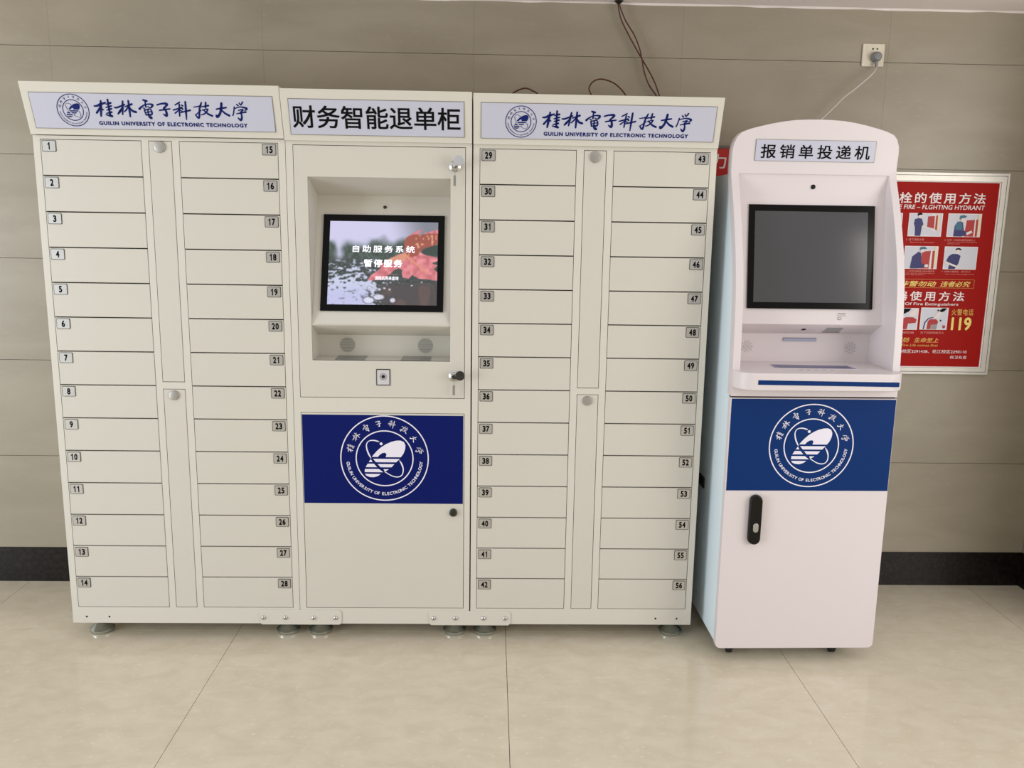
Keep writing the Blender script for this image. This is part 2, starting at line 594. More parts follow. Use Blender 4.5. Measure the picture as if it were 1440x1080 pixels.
# ------------------------------------------------------------------ brush lettering of the university name
# strokes traced in a flat layout, one list per character: (x, y, width), y down
A = lambda l: [(762.8 - 62.8 + x / 9.0, 140 + y / 9.0, w / 9.0) for x, y, w in l]
B = lambda l: [(860 + x / 10.286, 145 + y / 10.286, w / 10.286) for x, y, w in l]
BRUSH = [
    [A(s) for s in ([(570, 222, 14), (600, 222, 20), (650, 202, 24), (715, 182, 16)],
                    [(662, 160, 16), (652, 220, 24), (640, 290, 24), (630, 345, 16)],
                    [(645, 225, 14), (615, 270, 18), (585, 305, 20)], [(650, 250, 12), (672, 268, 14)],
                    [(748, 145, 18), (746, 220, 20), (745, 335, 20)], [(718, 202, 10), (778, 185, 20)],
                    [(712, 240, 12), (780, 222, 16)], [(718, 272, 12), (775, 256, 18)],
                    [(705, 312, 12), (770, 296, 18)], [(692, 328, 10), (730, 338, 18), (765, 346, 24)])],
    [A(s) for s in ([(815, 240, 14), (850, 240, 18), (945, 205, 16)], [(930, 165, 16), (915, 240, 22), (900, 325, 14)],
                    [(908, 245, 12), (872, 290, 22), (845, 318, 14)], [(870, 292, 18), (896, 262, 10)],
                    [(945, 232, 12), (1035, 200, 20)], [(1000, 160, 18), (995, 260, 22), (990, 350, 16)],
                    [(992, 228, 14), (945, 278, 14), (925, 292, 8)], [(1000, 238, 12), (1030, 282, 22), (1070, 296, 22)])],
    [A(s) for s in ([(1185, 150, 18), (1225, 162, 20)], [(1205, 165, 14), (1202, 235, 16)],
                    [(1120, 258, 22), (1150, 232, 16), (1200, 205, 12), (1262, 200, 16), (1290, 212, 22), (1262, 244, 14)],
                    [(1168, 246, 12), (1186, 256, 12)], [(1228, 232, 12), (1246, 242, 12)],
                    [(1178, 272, 14), (1190, 332, 14)], [(1180, 275, 12), (1252, 260, 14), (1262, 322, 18), (1196, 330, 14)],
                    [(1190, 302, 10), (1255, 290, 10)], [(1222, 262, 14), (1222, 350, 18), (1252, 370, 22), (1240, 342, 6)])],
    [[(849.5, 163.2, 1.7), (856, 161.6, 1.9), (863.4, 162.0, 2.6), (857.6, 168.2, 1.7)],
     [(851.5, 170.6, 1.5), (858, 169.6, 1.8), (866, 168.6, 1.6)],
     [(857.6, 167.2, 1.5), (860.4, 172, 2.4), (860.0, 178, 2.8), (856.0, 175.6, 1.2)]],
    [B(s) for s in ([(215, 150, 16), (145, 188, 14)], [(110, 258, 16), (235, 225, 18)], [(205, 180, 18), (195, 260, 20), (185, 342, 16)],
                    [(195, 252, 12), (128, 302, 16)], [(205, 255, 10), (230, 276, 14)], [(232, 190, 14), (250, 200, 18)],
                    [(226, 234, 14), (246, 246, 18)], [(212, 292, 14), (345, 262, 20)], [(295, 145, 20), (285, 270, 24), (275, 392, 12)])],
    [B(s) for s in ([(400, 218, 10), (480, 206, 16), (512, 190, 14)], [(520, 155, 16), (482, 240, 20), (455, 370, 22), (412, 325, 14)],
                    [(420, 322, 12), (500, 262, 12)], [(500, 216, 12), (612, 196, 20)], [(580, 155, 20), (568, 225, 18)],
                    [(520, 262, 12), (600, 245, 16), (545, 308, 16), (495, 326, 12)],
                    [(530, 252, 12), (588, 310, 22), (648, 340, 22)])],
    [B(s) for s in ([(720, 246, 16), (780, 236, 20), (860, 224, 18)], [(800, 165, 26), (786, 240, 28), (760, 310, 26), (716, 354, 30), (706, 332, 18)],
                    [(785, 250, 14), (830, 302, 22), (890, 336, 24)])],
    [B(s) for s in ([(1012, 180, 14), (1032, 196, 16)], [(1050, 160, 12), (1062, 182, 16)], [(1100, 150, 18), (1072, 190, 12)],
                    [(975, 215, 14), (958, 290, 14), (940, 335, 14)],
                    [(978, 238, 12), (1060, 216, 14), (1150, 238, 24), (1116, 266, 10)],
                    [(1028, 264, 12), (1095, 252, 18), (1060, 288, 14)], [(998, 310, 12), (1130, 286, 20)],
                    [(1055, 285, 16), (1066, 350, 20), (1045, 400, 26), (1010, 368, 12)])]]


def brush_header(mb, fr, du, dv, h, m):
    for ch in BRUSH:
        for s in ch:
            pts = [(1.6545 + (x - 762.8) * 0.002334 + du, 0.1117 - 0.00232 * (y - 155.6 - (x - 762.8) * 0.018) + dv, w * 0.0030) for x, y, w in s]
            mb.ribbon(pts, fr, h, m)


def seal(mb, fr, cu, cv, R, h, m, thin=1.0):
    mb.ring(fr, cu, cv, R * (1 - 0.03 * thin), R, h, m)
    mb.ring(fr, cu, cv, R * (0.655 - 0.03 * thin), R * 0.655, h, m, 60)
    E = lambda pts: [(cu + (x - 600) / 535.0 * R, cv + (545 - y) / 535.0 * R) for x, y in pts]
    lobe = [(447, 526), (470, 495), (510, 450), (560, 405), (620, 366), (680, 338), (740, 322), (795, 320), (835, 338),
            (853, 380), (848, 430), (830, 480), (797, 528), (613, 528), (625, 492), (605, 472), (572, 478), (540, 500), (520, 526)]
    for P in (lobe, [(460, 550), (783, 550), (740, 592), (495, 592)], [(515, 615), (718, 615), (682, 655), (550, 655)],
              [(585, 680), (650, 680), (612, 706), (598, 706)], [(432, 555), (408, 591), (454, 591)],
              [(395, 612), (470, 612), (507, 655), (370, 655)], [(360, 678), (528, 678), (582, 718), (357, 718)],
              [(358, 740), (550, 740), (520, 765), (470, 782), (420, 780), (380, 765)]):
        mb.poly(E(P), fr, h, m)
    k = R / 535.0
    arc = lambda pts: mb.ribbon([(cu + (x - 600) * k, cv + (545 - y) * k, w * k) for x, y, w in pts], fr, h, m)
    arc([(530, 335, 16), (470, 320, 14), (412, 330, 10), (384, 372, 12), (388, 430, 16), (408, 490, 18), (434, 540, 12)])
    arc([(782, 572, 10), (808, 618, 18), (824, 680, 14), (812, 745, 12), (765, 776, 12), (690, 765, 12), (600, 712, 10)])
    mb.poly([(cu + (560 - 600) * k + 18 * k * math.cos(t * math.pi / 8), cv + (545 - 362) * k + 18 * k * math.sin(t * math.pi / 8)) for t in range(16)], fr, h, m)
    # brush characters round the top
    for i, ch in enumerate(BRUSH):
        xs = [p[0] for s in ch for p in s]
        ys = [p[1] for s in ch for p in s]
        cx, cy = (min(xs) + max(xs)) / 2, (min(ys) + max(ys)) / 2
        kk = 0.175 * R / 24.0
        a = math.radians(163.5 - i * 21.4)
        px, py = cu + 0.812 * R * math.cos(a), cv + 0.812 * R * math.sin(a)
        t = a - math.pi / 2
        for s in ch:
            pts = []
            for x, y, w in s:
                dx, dy = (x - cx) * kk, -(y - cy) * kk
                pts.append((px + dx * math.cos(t) - dy * math.sin(t), py + dx * math.sin(t) + dy * math.cos(t), w * kk * 1.0))
            mb.ribbon(pts, fr, h, m, 2)
    S = 'GUILIN UNIVERSITY OF ELECTRONIC TECHNOLOGY'
    wd = {'I': 0.45, ' ': 0.6, 'L': 0.9, 'E': 0.9, 'F': 0.9, 'O': 1.12, 'G': 1.1, 'U': 1.08, 'N': 1.1, 'C': 1.05, 'S': 0.98, 'T': 0.95}
    ws = [wd.get(c, 1.0) for c in S]
    tot = sum(ws)
    acc = 0
    for c, w in zip(S, ws):
        a = math.radians(185.5 + (acc + w / 2) / tot * (355.5 - 185.5))
        acc += w
        if c != ' ':
            mb.text_at(c, fr, cu + 0.83 * R * math.cos(a), cv + 0.83 * R * math.sin(a), 0.072 * R, a + math.pi / 2, h, m, 0.02)


# ------------------------------------------------------------------ parcel cabinets
ZB, ZT = 0.0644, 1.777
ROW0, ROW1 = 0.1257, 1.766
PITCH = (ROW1 - ROW0) / 14
G = 0.0036           # gap round a door
DEPTH = 0.45


def foot_mesh(name, parent, loc, first=[None]):
    if first[0] is None:
        mb = MB()
        mb.lathe([(0.030, 0.0), (0.041, 0.002), (0.043, 0.006), (0.043, 0.012), (0.040, 0.0145), (0.028, 0.024), (0.016, 0.033), (0.012, 0.035),
                  (0.012, 0.040), (0.008, 0.041), (0.008, 0.066)], (0, 0, 0), M_foot, 32)
        first[0] = mb.build(name, parent, loc=loc, smooth_deg=35)
        return first[0]
    return clone(first[0], parent, loc)


def round_lock(parent, name, x, z, r, loc0):
    mb = MB()
    mb.lathe([(r, 0.0), (r, 0.004), (r * 0.92, 0.006), (r * 0.8, 0.0065)], (x, 0, z), M_nickel, 28, 'y')
    return mb.build(name, parent, loc=(0, 0, 0), off=loc0, smooth_deg=35)


def header(root, off, x0, x1, zb, zt, sx0, sx1, sv0, sv1, kind, zt_sign=None):
    mb = MB()
    prof = [(-0.013, zb), (-0.013, zb + 0.006), (-0.065, zt), (DEPTH, zt), (DEPTH, zb)]
    vs = [(x0, y, z) for y, z in prof] + [(x1, y, z) for y, z in prof]
    k = len(prof)
    fs = [tuple(range(k)), tuple(range(2 * k - 1, k - 1, -1))]
    for i in range(k):
        j = (i + 1) % k
        fs.append((i, i + k, j + k, j))
    mb.add(vs, fs, M_cream2)
    h = mb.build('header_box', root, off=off, bevel=0.0015)
    fr = frame((0, -0.013, zb), (1, 0, 0), (0, -0.052, zt - zb))
    mb = MB()
    e = 0.0022
    mb.prism([(sx0 - e, sv0 - e), (sx1 + e, sv0 - e), (sx1 + e, sv1 + e), (sx0 - e, sv1 + e)], fr, -0.004, 0.0006, M_signedge)
    mb.prism([(sx0, sv0), (sx1, sv0), (sx1, sv1), (sx0, sv1)], fr, 0, 0.0012, M_sign)
    s = mb.build('sign_panel', h, off=(0, 0, 0))
    s['label'] = 'pale grey acrylic sign panel'
    mb = MB()
    hh = 0.0018
    if kind == 'text':
        mb.text('财务智能退单柜', fr, (0.8435, 0.0405, 1.3885, 0.1135), hh, M_ink, bold=0.03)
        s2 = mb.build('sign_lettering', h, off=(0, 0, 0), merge=False)
        s2['label'] = 'black printed Chinese lettering'
    else:
        du = 0 if kind == 'right' else -1.4425
        dv = 0 if kind == 'right' else 0.0025
        cu, cv = (1.5853, 0.0756) if kind == 'right' else (0.1431, 0.0790)
        seal(mb, fr, cu, cv, 0.0512, hh, M_blueink, 1.6)
        brush_header(mb, fr, du, dv, hh, M_blueink)
        mb.text('GUILIN UNIVERSITY OF ELECTRONIC TECHNOLOGY', fr,
                (1.6605 + du, 0.0315 + dv * 0.6, 2.138 + du, 0.0448 + dv * 0.6), hh, M_blueink, bold=0.085, space=1.18)
        s2 = mb.build('sign_lettering', h, off=(0, 0, 0), merge=False)
        s2['label'] = 'navy university seal and lettering'
    for q in (s, s2):
        q.location = (-off[0], -off[1], -off[2])
    return h


def locker(x0, x1, cols, strip, num0, label, header_args, dz, lock_z, foot_x, holes, strip_split):
    root = empty('locker_cabinet', ((x0 + x1) / 2, 0.2, 0), label, 'locker', 'numbered locker cabinets')
    off = tuple(root.location)
    # body: frame plate with openings, dark backing inside the gaps, carcass
    xs = sorted([x0, x1, cols[0][0], cols[0][1], strip[0], strip[1], cols[1][0], cols[1][1]])
    z0, z1 = ROW0 + dz * 0, ROW1 + dz
    sa, sb = strip_split
    zs = [ZB, z0, sa, sb, z1, ZT]

    def hole(i, j):
        if j in (0, 4):
            return False
        if i in (1, 5):
            return True
        return i == 3 and j in (1, 3)
    mb = MB()
    mb.plate(xs, zs, hole, 0.0, 0.016, M_cream2)
    mb.box((x0 + 0.004, 0.016, ZB + 0.004), (x1 - 0.004, 0.02, ZT), M_gap)
    mb.box((x0, 0.02, ZB), (x1, DEPTH, ZT), M_cream2)
    mb.build('body', root, off=off)
    # small compartment doors
    n = num0
    for c, (a, b) in enumerate(cols):
        w = b - a
        dm = MB()
        pt = (z1 - z0) / 14
        dm.box((G / 2, -0.0005, G / 2), (w - G / 2, 0.012, pt - G / 2), M_cream)
        door0 = None
        for r in range(14):
            zz = z1 - (r + 1) * pt
            loc = (a - off[0], -off[1], zz)
            if door0 is None:
                door0 = dm.build('compartment_door', root, loc=loc, bevel=0.0013)
                d = door0
            else:
                d = clone(door0, root, loc)
            # number plate in the outer upper corner
            pm = MB()
            pw, ph = 0.0455, 0.036
            px = 0.0065 if c == 0 else w - 0.0065 - pw
            pz = pt - 0.0045 - ph
            rr = 0.003
            cor = []
            for (qx, qz, a0) in ((px + pw - rr, pz + rr, -90), (px + pw - rr, pz + ph - rr, 0), (px + rr, pz + ph - rr, 90), (px + rr, pz + rr, 180)):
                for t in (0, 45, 90):
                    an = math.radians(a0 + t)
                    cor.append((qx + rr * math.cos(an), qz + rr * math.sin(an)))
            pm.prism(cor, XZ, 0.0003, 0.0020, M_darkmetal)
            e = 0.0016
            pm.prism([(px + pw / 2 + (u - px - pw / 2) * (1 - 2 * e / pw), pz + ph / 2 + (v - pz - ph / 2) * (1 - 2 * e / ph)) for u, v in cor],
                     XZ, 0.0018, 0.0026, M_plate)
            s = str(n)
            cx, cz = px + pw / 2, pz + ph / 2
            cw, hh_ = 0.0120, 0.0116
            for i, ch in enumerate(s):
                x_ = cx + (i - (len(s) - 1) / 2) * 0.0126
                if ch == '1':
                    pm.poly([(x_ + (u - 0.5) * cw, cz + (v * 2 - 1) * hh_) for u, v in
                             ((0.42, 0.0), (0.72, 0.0), (0.72, 1.0), (0.50, 1.0), (0.36, 0.86), (0.14, 0.78), (0.14, 0.62), (0.42, 0.71))], XZ, 0.0029, M_ink)
                else:
                    pm.text(ch, XZ, (x_ - cw / 2, cz - hh_, x_ + cw / 2, cz + hh_), 0.0029, M_ink, bold=0.08)
            q = pm.build('number_plate', d, merge=False)
            q['label'] = 'silver plate numbered %d' % n
            n += 1
    # two narrow service doors between the columns
    for k, (a, b) in enumerate(((sb, z1), (z0, sa))):
        mb = MB()
        mb.box((strip[0] + G / 2, -0.0005, a + G / 2), (strip[1] - G / 2, 0.012, b - G / 2), M_cream)
        d = mb.build('service_door', root, off=off, bevel=0.0013)
        l = round_lock(d, 'lock', strip[0] + 0.36 * 0 + (strip[1] - strip[0]) * 0.49, lock_z[k], 0.0185 if k == 0 else 0.017, (0, 0, 0))
        l.location = (-off[0], -off[1], -off[2])
    header(root, off, *header_args)
    for fx in foot_x:
        for fy in (0.074, 0.39):
            foot_mesh('levelling_foot', root, (fx - off[0], fy - off[1], 0))
    for hx in holes:
        mb = MB()
        mb.disc(XZ, hx, 0.0885, 0.0036, -0.002, 0.0004, M_hole, 14)
        mb.build('bolt_hole', root, off=off)
    return root


locker(-0.0124, 0.8082, [(0.0098, 0.3390), (0.4612, 0.7854)], (0.3614, 0.4383), 1,
       'cream steel locker cabinet with doors numbered 1 to 28, leftmost of the row',
       (-0.0124, 0.8082, ZT + 0.002, 1.937, 0.0135, 0.7830, 0.0215, 0.1315, 'left'), 0.0, (1.7461, 0.9129), (0.056, 0.7466),
       (0.0376, 0.1189), (0.9351, 0.9587))
locker(1.4300, 2.2445, [(1.4512, 1.7741), (1.8977, 2.2229)], (1.7983, 1.8742), 29,
       'cream steel locker cabinet with doors numbered 29 to 56, beside the white kiosk',
       (1.4300, 2.2445, ZT - 0.005, 1.927, 1.4562, 2.2215, 0.0212, 0.1330, 'right'), -0.006, (1.7379, 0.9085), (1.483, 2.1865),
       (2.1137, 2.1922), (0.9305, 0.9521))

# ---------------- middle cabinet with the screen
MX0, MX1 = 0.8097, 1.4256
root = empty('terminal_cabinet', (1.1176, 0.2, 0),
             'cream steel cabinet with a lit screen above a blue seal panel, between the numbered lockers', 'cabinet')
off = tuple(root.location)
RX0, RX1, RZ0, RZ1 = 0.8795, 1.3542, 1.0415, 1.6592
DX0, DX1, UZ0, UZ1, LZ0, LZ1 = 0.8329, 1.4051, 0.9100, 1.7621, 0.1257, 0.8570
mb = MB()
mb.plate([MX0, DX0, DX1, MX1], [ZB, LZ0, LZ1, UZ0, UZ1, ZT], lambda i, j: i == 1 and j in (1, 3), 0, 0.016, M_cream2)
mb.plate([MX0 + 0.003, RX0 - 0.01, RX1 + 0.01, MX1 - 0.003], [ZB + 0.003, RZ0 - 0.01, RZ1 + 0.01, ZT], lambda i, j: i == 1 and j == 1, 0.016, 0.02, M_gap)
mb.plate([MX0, MX0 + 0.02, MX1 - 0.02, MX1], [ZB, ZB + 0.02, ZT - 0.02, ZT], lambda i, j: i == 1 and j == 1, 0.02, DEPTH - 0.01, M_cream2)
mb.box((MX0, DEPTH - 0.01, ZB), (MX1, DEPTH, ZT), M_cream2)
mb.build('body', root, off=off)
mb = MB()
mb.plate([DX0 + G / 2, RX0, RX1, DX1 - G / 2], [UZ0 + G / 2, RZ0, RZ1, UZ1 - G / 2], lambda i, j: i == 1 and j == 1, -0.0005, 0.012, M_cream)
ud = mb.build('upper_door', root, off=off, bevel=0.0012)
back = (-off[0], -off[1], -off[2])


def sub(o, label=None):
    o.location = back
    if label:
        o['label'] = label
    return o


# recess: sloping top, tilted screen panel, undercut, small shelf
prof = [(0.0, 1.6592), (0.158, 1.604), (0.152, 1.583), (0.004, 1.168), (0.0, 1.1640), (0.004, 1.160), (0.110, 1.1165), (0.110, 1.0415), (0.0, 1.0415)]
mb = MB()
vs = [(RX0, y, z) for y, z in prof] + [(RX1, y, z) for y, z in prof]
k = len(prof)
for i in range(k - 1):
    mb.add([vs[i], vs[i + k], vs[i + 1 + k], vs[i + 1]], [(0, 1, 2, 3)], M_cream)
for xx, fl in ((RX0, 1), (RX1, 0)):
    up = [(0.0, 1.6592), (0.158, 1.604), (0.152, 1.583), (0.0, 1.164)]
    lo = [(0.0, 1.1640), (0.110, 1.1165), (0.110, 1.0415), (0.0, 1.0415)]
    for P in (up, lo):
        P = [(xx, y, z) for y, z in P]
        mb.add(P if fl else P[::-1], [tuple(range(4))], M_cream)
sub(mb.build('screen_recess', ud, off=(0, 0, 0), smooth_deg=25))
MP = frame((0, 0, 1.164), (1, 0, 0), (0, 0.1525, 0.4275))
mb = MB()
S0, S1, T0, T1 = 0.9065, 1.3285, 0.0498, 0.3958
I0, I1, J0, J1 = 0.9300, 1.3062, 0.0722, 0.3712
mb.prism([(S0, T0), (S1, T0), (S1, T1), (S0, T1)], MP, -0.002, 0.004, M_black)
mb.disc(MP, 1.118, 0.4260, 0.0058, -0.002, 0.0012, M_darkmetal, 16)
sub(mb.build('screen_bezel', ud, off=(0, 0, 0)), 'black screen bezel with a camera above')


def srgb2lin(a):
    a = np.clip(a, 0, 1)
    return np.where(a <= 0.04045, a / 12.92, ((a + 0.055) / 1.055) ** 2.4)


def vnoise(rng, H, W, fy, fx):
    g = rng.random((fy + 2, fx + 2))
    y = np.linspace(0, fy, H)
    x = np.linspace(0, fx, W)
    yi, xi = y.astype(int), x.astype(int)
    ty, tx = y - yi, x - xi
    ty, tx = ty * ty * (3 - 2 * ty), tx * tx * (3 - 2 * tx)
    a = g[np.ix_(yi, xi)] * (1 - tx) + g[np.ix_(yi, xi + 1)] * tx
    b = g[np.ix_(yi + 1, xi)] * (1 - tx) + g[np.ix_(yi + 1, xi + 1)] * tx
    return a * (1 - ty[:, None]) + b * ty[:, None]


def inpoly(X, Y, P):
    c = np.zeros(X.shape, bool)
    n = len(P)
    for i in range(n):
        x1, y1 = P[i]
        x2, y2 = P[(i + 1) % n]
        if y1 == y2:
            continue
        k = ((y1 > Y) != (y2 > Y)) & (X < (x2 - x1) * (Y - y1) / (y2 - y1) + x1)
        c ^= k
    return c


def leaf_picture(W, H):
    """the wallpaper shown on the terminal: red maple leaf lying on sparkling water"""
    rng = np.random.default_rng(11)
    X, Y = np.meshgrid((np.arange(W) + 0.5) / W * 1090 + 95, (np.arange(H) + 0.5) / H * 845 + 122)
    s, t = (X - 95) / 1090, (Y - 122) / 845
    ss = lambda a, b, v: np.clip((v - a) / (b - a), 0, 1) ** 2 * (3 - 2 * np.clip((v - a) / (b - a), 0, 1))
    img = np.ones((H, W, 3)) * np.array([0.86, 0.85, 0.98])
    mix = lambda img, m, c: img * (1 - m[..., None]) + np.array(c) * m[..., None]
    img = mix(img, ss(0.55, 0.95, s + 0.25 * (0.2 - t)) * 0.85, (0.47, 0.49, 0.53))
    lo = vnoise(rng, H, W, 7, 12)
    fine = vnoise(rng, H, W, 30, 60)
    trees = ss(0.20, 0.33, t + 0.10 * (lo - 0.5) + 0.10 * np.maximum(0, s - 0.3)) * (1 - 0.85 * np.exp(-((s - 0.085 - 0.02 * lo) / 0.035) ** 2) * (t < 0.5))
    img = mix(img, trees, (0.27, 0.33, 0.30))
    img += (trees * (fine - 0.5) * 0.18)[..., None]
    w1 = vnoise(rng, H, W, 46, 26)
    w2 = vnoise(rng, H, W, 80, 60)
    wv = 0.6 * w1 + 0.4 * w2
    water = ss(0.40, 0.52, t)
    img = mix(img, water, (0.20, 0.23, 0.22))
    img = mix(img, water * ss(0.35, 0.6, w2) * 0.6, (0.36, 0.40, 0.42))
    bright = ss(0.60 - 0.45 * ss(0.5, 0.85, t) * (1 - ss(0.25, 0.6, s)), 0.74 - 0.40 * ss(0.5, 0.85, t) * (1 - ss(0.25, 0.6, s)), wv - 0.16 * ss(0.3, 0.75, s))
    img = mix(img, water * bright, (0.84, 0.86, 0.97))
    wash = ss(0.72, 0.90, t) * (1 - ss(0.28, 0.45, s)) * (0.65 + 0.5 * (w1 - 0.3))
    img = mix(img, np.clip(wash, 0, 1), (0.80, 0.80, 0.97))
    br = ss(0.70, 0.80, t) * ss(0.42, 0.60, s)
    img = mix(img, br, (0.30, 0.27, 0.28))
    img = mix(img, br * ss(0.5, 0.7, vnoise(rng, H, W, 6, 9)) * 0.7, (0.42, 0.33, 0.31))
    leaf = [(488, 722), (520, 668), (580, 628), (618, 596), (600, 560), (640, 540), (690, 505), (800, 452), (852, 440), (846, 330), (868, 280),
            (930, 235), (1034, 188), (985, 250), (1010, 255), (1060, 228), (1120, 215), (1178, 196), (1190, 220), (1190, 345), (1110, 372), (1040, 392),
            (1010, 430), (1060, 458), (1190, 482), (1190, 518), (1128, 540), (1190, 562), (1150, 600), (1190, 640), (1190, 720),
            (1090, 705), (1000, 700), (940, 660), (900, 700), (842, 690), (832, 662), (700, 662), (640, 712), (560, 720)]
    L = inpoly(X, Y, leaf).astype(float)
    tex = vnoise(rng, H, W, 26, 34)
    img = mix(img, L, (0.90, 0.52, 0.55))
    img += (L * (tex - 0.5) * 0.22)[..., None]
    curl = inpoly(X, Y, [(846, 330), (868, 280), (930, 250), (1060, 240), (1190, 235), (1190, 345), (1060, 385), (1005, 425), (985, 470), (900, 480), (860, 440)]).astype(float) * L
    img = mix(img, curl, (0.66, 0.33, 0.27))
    img = mix(img, curl * (fine > 0.72), (0.93, 0.66, 0.52))
    yel = inpoly(X, Y, [(690, 505), (800, 452), (880, 455), (860, 520), (760, 560)]).astype(float) * L
    img = mix(img, yel * 0.7, (0.92, 0.66, 0.50))
    d = np.abs((Y - 450) - (X - 850) * 0.83) / 1.3
    img = mix(img, (d < 9) * (X > 845) * (X < 1080) * 0.85 * L, (0.93, 0.62, 0.45))
    for P in ([(712, 655), (760, 612), (800, 596), (832, 612), (830, 662)], [(905, 700), (935, 662), (985, 700)], [(1012, 430), (1110, 376), (1190, 355), (1190, 465), (1070, 455)],
              [(1150, 600), (1190, 585), (1190, 635)], [(1128, 542), (1190, 522), (1190, 556)]):
        img = mix(img, inpoly(X, Y, P) * 0.95, (0.20, 0.26, 0.24))
    for (x, y, rx, ry) in ((505, 920, 48, 30), (612, 890, 52, 26), (745, 920, 30, 26), (610, 812, 18, 14), (570, 798, 15, 10), (512, 798, 22, 10),
                           (660, 800, 16, 10), (712, 812, 12, 12), (560, 750, 16, 8), (650, 745, 12, 8), (932, 770, 12, 8), (1030, 735, 10, 8), (720, 742, 10, 7)):
        q = ((X - x) / rx) ** 2 + ((Y - y) / ry) ** 2
        img = mix(img, np.clip(1.5 * (1.15 - q), 0, 1) * 0.92, (0.93, 0.93, 1.0))
        img = mix(img, ((q > 1.15) & (q < 1.7)) * 0.5, (0.18, 0.18, 0.22))
    # photographic softness and grain
    g = np.pad(img, ((1, 1), (1, 1), (0, 0)), 'edge')
    img = (g[1:-1, 1:-1] * 4 + g[:-2, 1:-1] * 2 + g[2:, 1:-1] * 2 + g[1:-1, :-2] * 2 + g[1:-1, 2:] * 2 + g[:-2, :-2] + g[2:, 2:] + g[:-2, 2:] + g[2:, :-2]) / 16
    img += ((rng.random((H, W)) - 0.5) * 0.05 * (t > 0.25))[..., None]
    return srgb2lin(img)


W_, H_ = 218, 169
img = leaf_picture(W_, H_)
gx = np.linspace(I0, I1, W_ + 1)
gy = np.linspace(J1, J0, H_ + 1)
verts = [tuple(MP(float(a), float(b), 0.0048)) for b in gy for a in gx]
faces = [(r * (W_ + 1) + c, (r + 1) * (W_ + 1) + c, (r + 1) * (W_ + 1) + c + 1, r * (W_ + 1) + c + 1) for r in range(H_) for c in range(W_)]
me = bpy.data.meshes.new('display')
me.from_pydata(verts, [], faces)
ca = me.color_attributes.new('picture', 'FLOAT_COLOR', 'CORNER')
cc = np.ones((W_ * H_, 4, 4), dtype=np.float32)
cc[:, :, :3] = img.reshape(-1, 1, 3)
ca.data.foreach_set('color', cc.reshape(-1))
m = bpy.data.materials.new('lit_display')
m.use_nodes = True
b = m.node_tree.nodes['Principled BSDF']
at = m.node_tree.nodes.new('ShaderNodeAttribute')
at.attribute_name = 'picture'
m.node_tree.links.new(at.outputs['Color'], b.inputs['Emission Color'])
b.inputs['Emission Strength'].default_value = 0.85
b.inputs['Base Color'].default_value = (0.01, 0.01, 0.01, 1)
b.inputs['Roughness'].default_value = 0.25
me.materials.append(m)
disp = bpy.data.objects.new('display', me)
COL.objects.link(disp)
disp.parent = ud
sub(disp, 'lit screen showing a red maple leaf on water')
M_lit = mat('lit_text', (246, 244, 255), 0.5, emis=0.9)
for txt, box, bd, sp in (('自助服务系统', (1.0110, 0.2590, 1.2265, 0.2840), 0.015, 1.38), ('暂停服务', (1.0520, 0.2065, 1.1838, 0.2345), 0.045, 1.3),
                         ('请稍后再来查询', (1.0910, 0.1600, 1.1720, 0.1740), 0.0, 1.0)):
    mb = MB()
    mb.text(txt, MP, box, 0.0056, M_lit, bold=bd, space=sp)
    sub(mb.build('display_text', ud, merge=False), 'white glowing Chinese lettering')

NB = lambda x, z, h=0.0: Vector((x, 0.110 - h, z))
for cx in (0.9829, 1.2605):
    mb = MB()
    mb.disc(NB, cx, 1.0808, 0.0275, 0, 0.0006, M_greyprint if False else mat('speaker_mesh', (178, 176, 168), 0.5), 32)
    for i in range(-5, 6):
        hw = math.sqrt(max(0, 0.0265 ** 2 - (i * 0.0046) ** 2))
        mb.prism([(cx - hw, 1.0808 + i * 0.0046 - 0.0008), (cx + hw, 1.0808 + i * 0.0046 - 0.0008), (cx + hw, 1.0808 + i * 0.0046 + 0.0008),
                  (cx - hw, 1.0808 + i * 0.0046 + 0.0008)], NB, 0.0004, 0.001, mat('speaker_slot', (128, 126, 120), 0.6))
    sub(mb.build('speaker_grille', ud))
FLR = lambda x, y, h=0.0: Vector((x, y, 1.0415 + h))
for x0, x1 in ((0.9535, 1.056), (1.1815, 1.2835)):
    mb = MB()
    mb.prism([(x0, 0.012), (x1, 0.012), (x1, 0.104), (x0, 0.104)], FLR, 0, 0.0015, M_padgrey)
    sub(mb.build('reader_window', ud), 'dark grey reader window')
# scanner with dark frame
mb = MB()
mb.prism([(1.0985, 0.9555), (1.1465, 0.9555), (1.1465, 1.0130), (1.0985, 1.0130)], XZ, -0.002, 0.0025, M_darkmetal)
mb.prism([(1.1015, 0.9585), (1.1435, 0.9585), (1.1435, 1.0100), (1.1015, 1.0100)], XZ, 0, 0.003, mat('scanner_face', (196, 194, 198), 0.35))
mb.ring(lambda u, v, h=0: XZ(u, v, h), 1.1225, 0.9865, 0.0075, 0.013, 0.0032, mat('scanner_ring', (168, 166, 170), 0.3, metal=0.3), 24)
mb.disc(XZ, 1.1225, 0.9865, 0.0062, 0.0025, 0.0036, M_hole, 18)
sub(mb.build('scanner', ud), 'square scanner with a black lens')


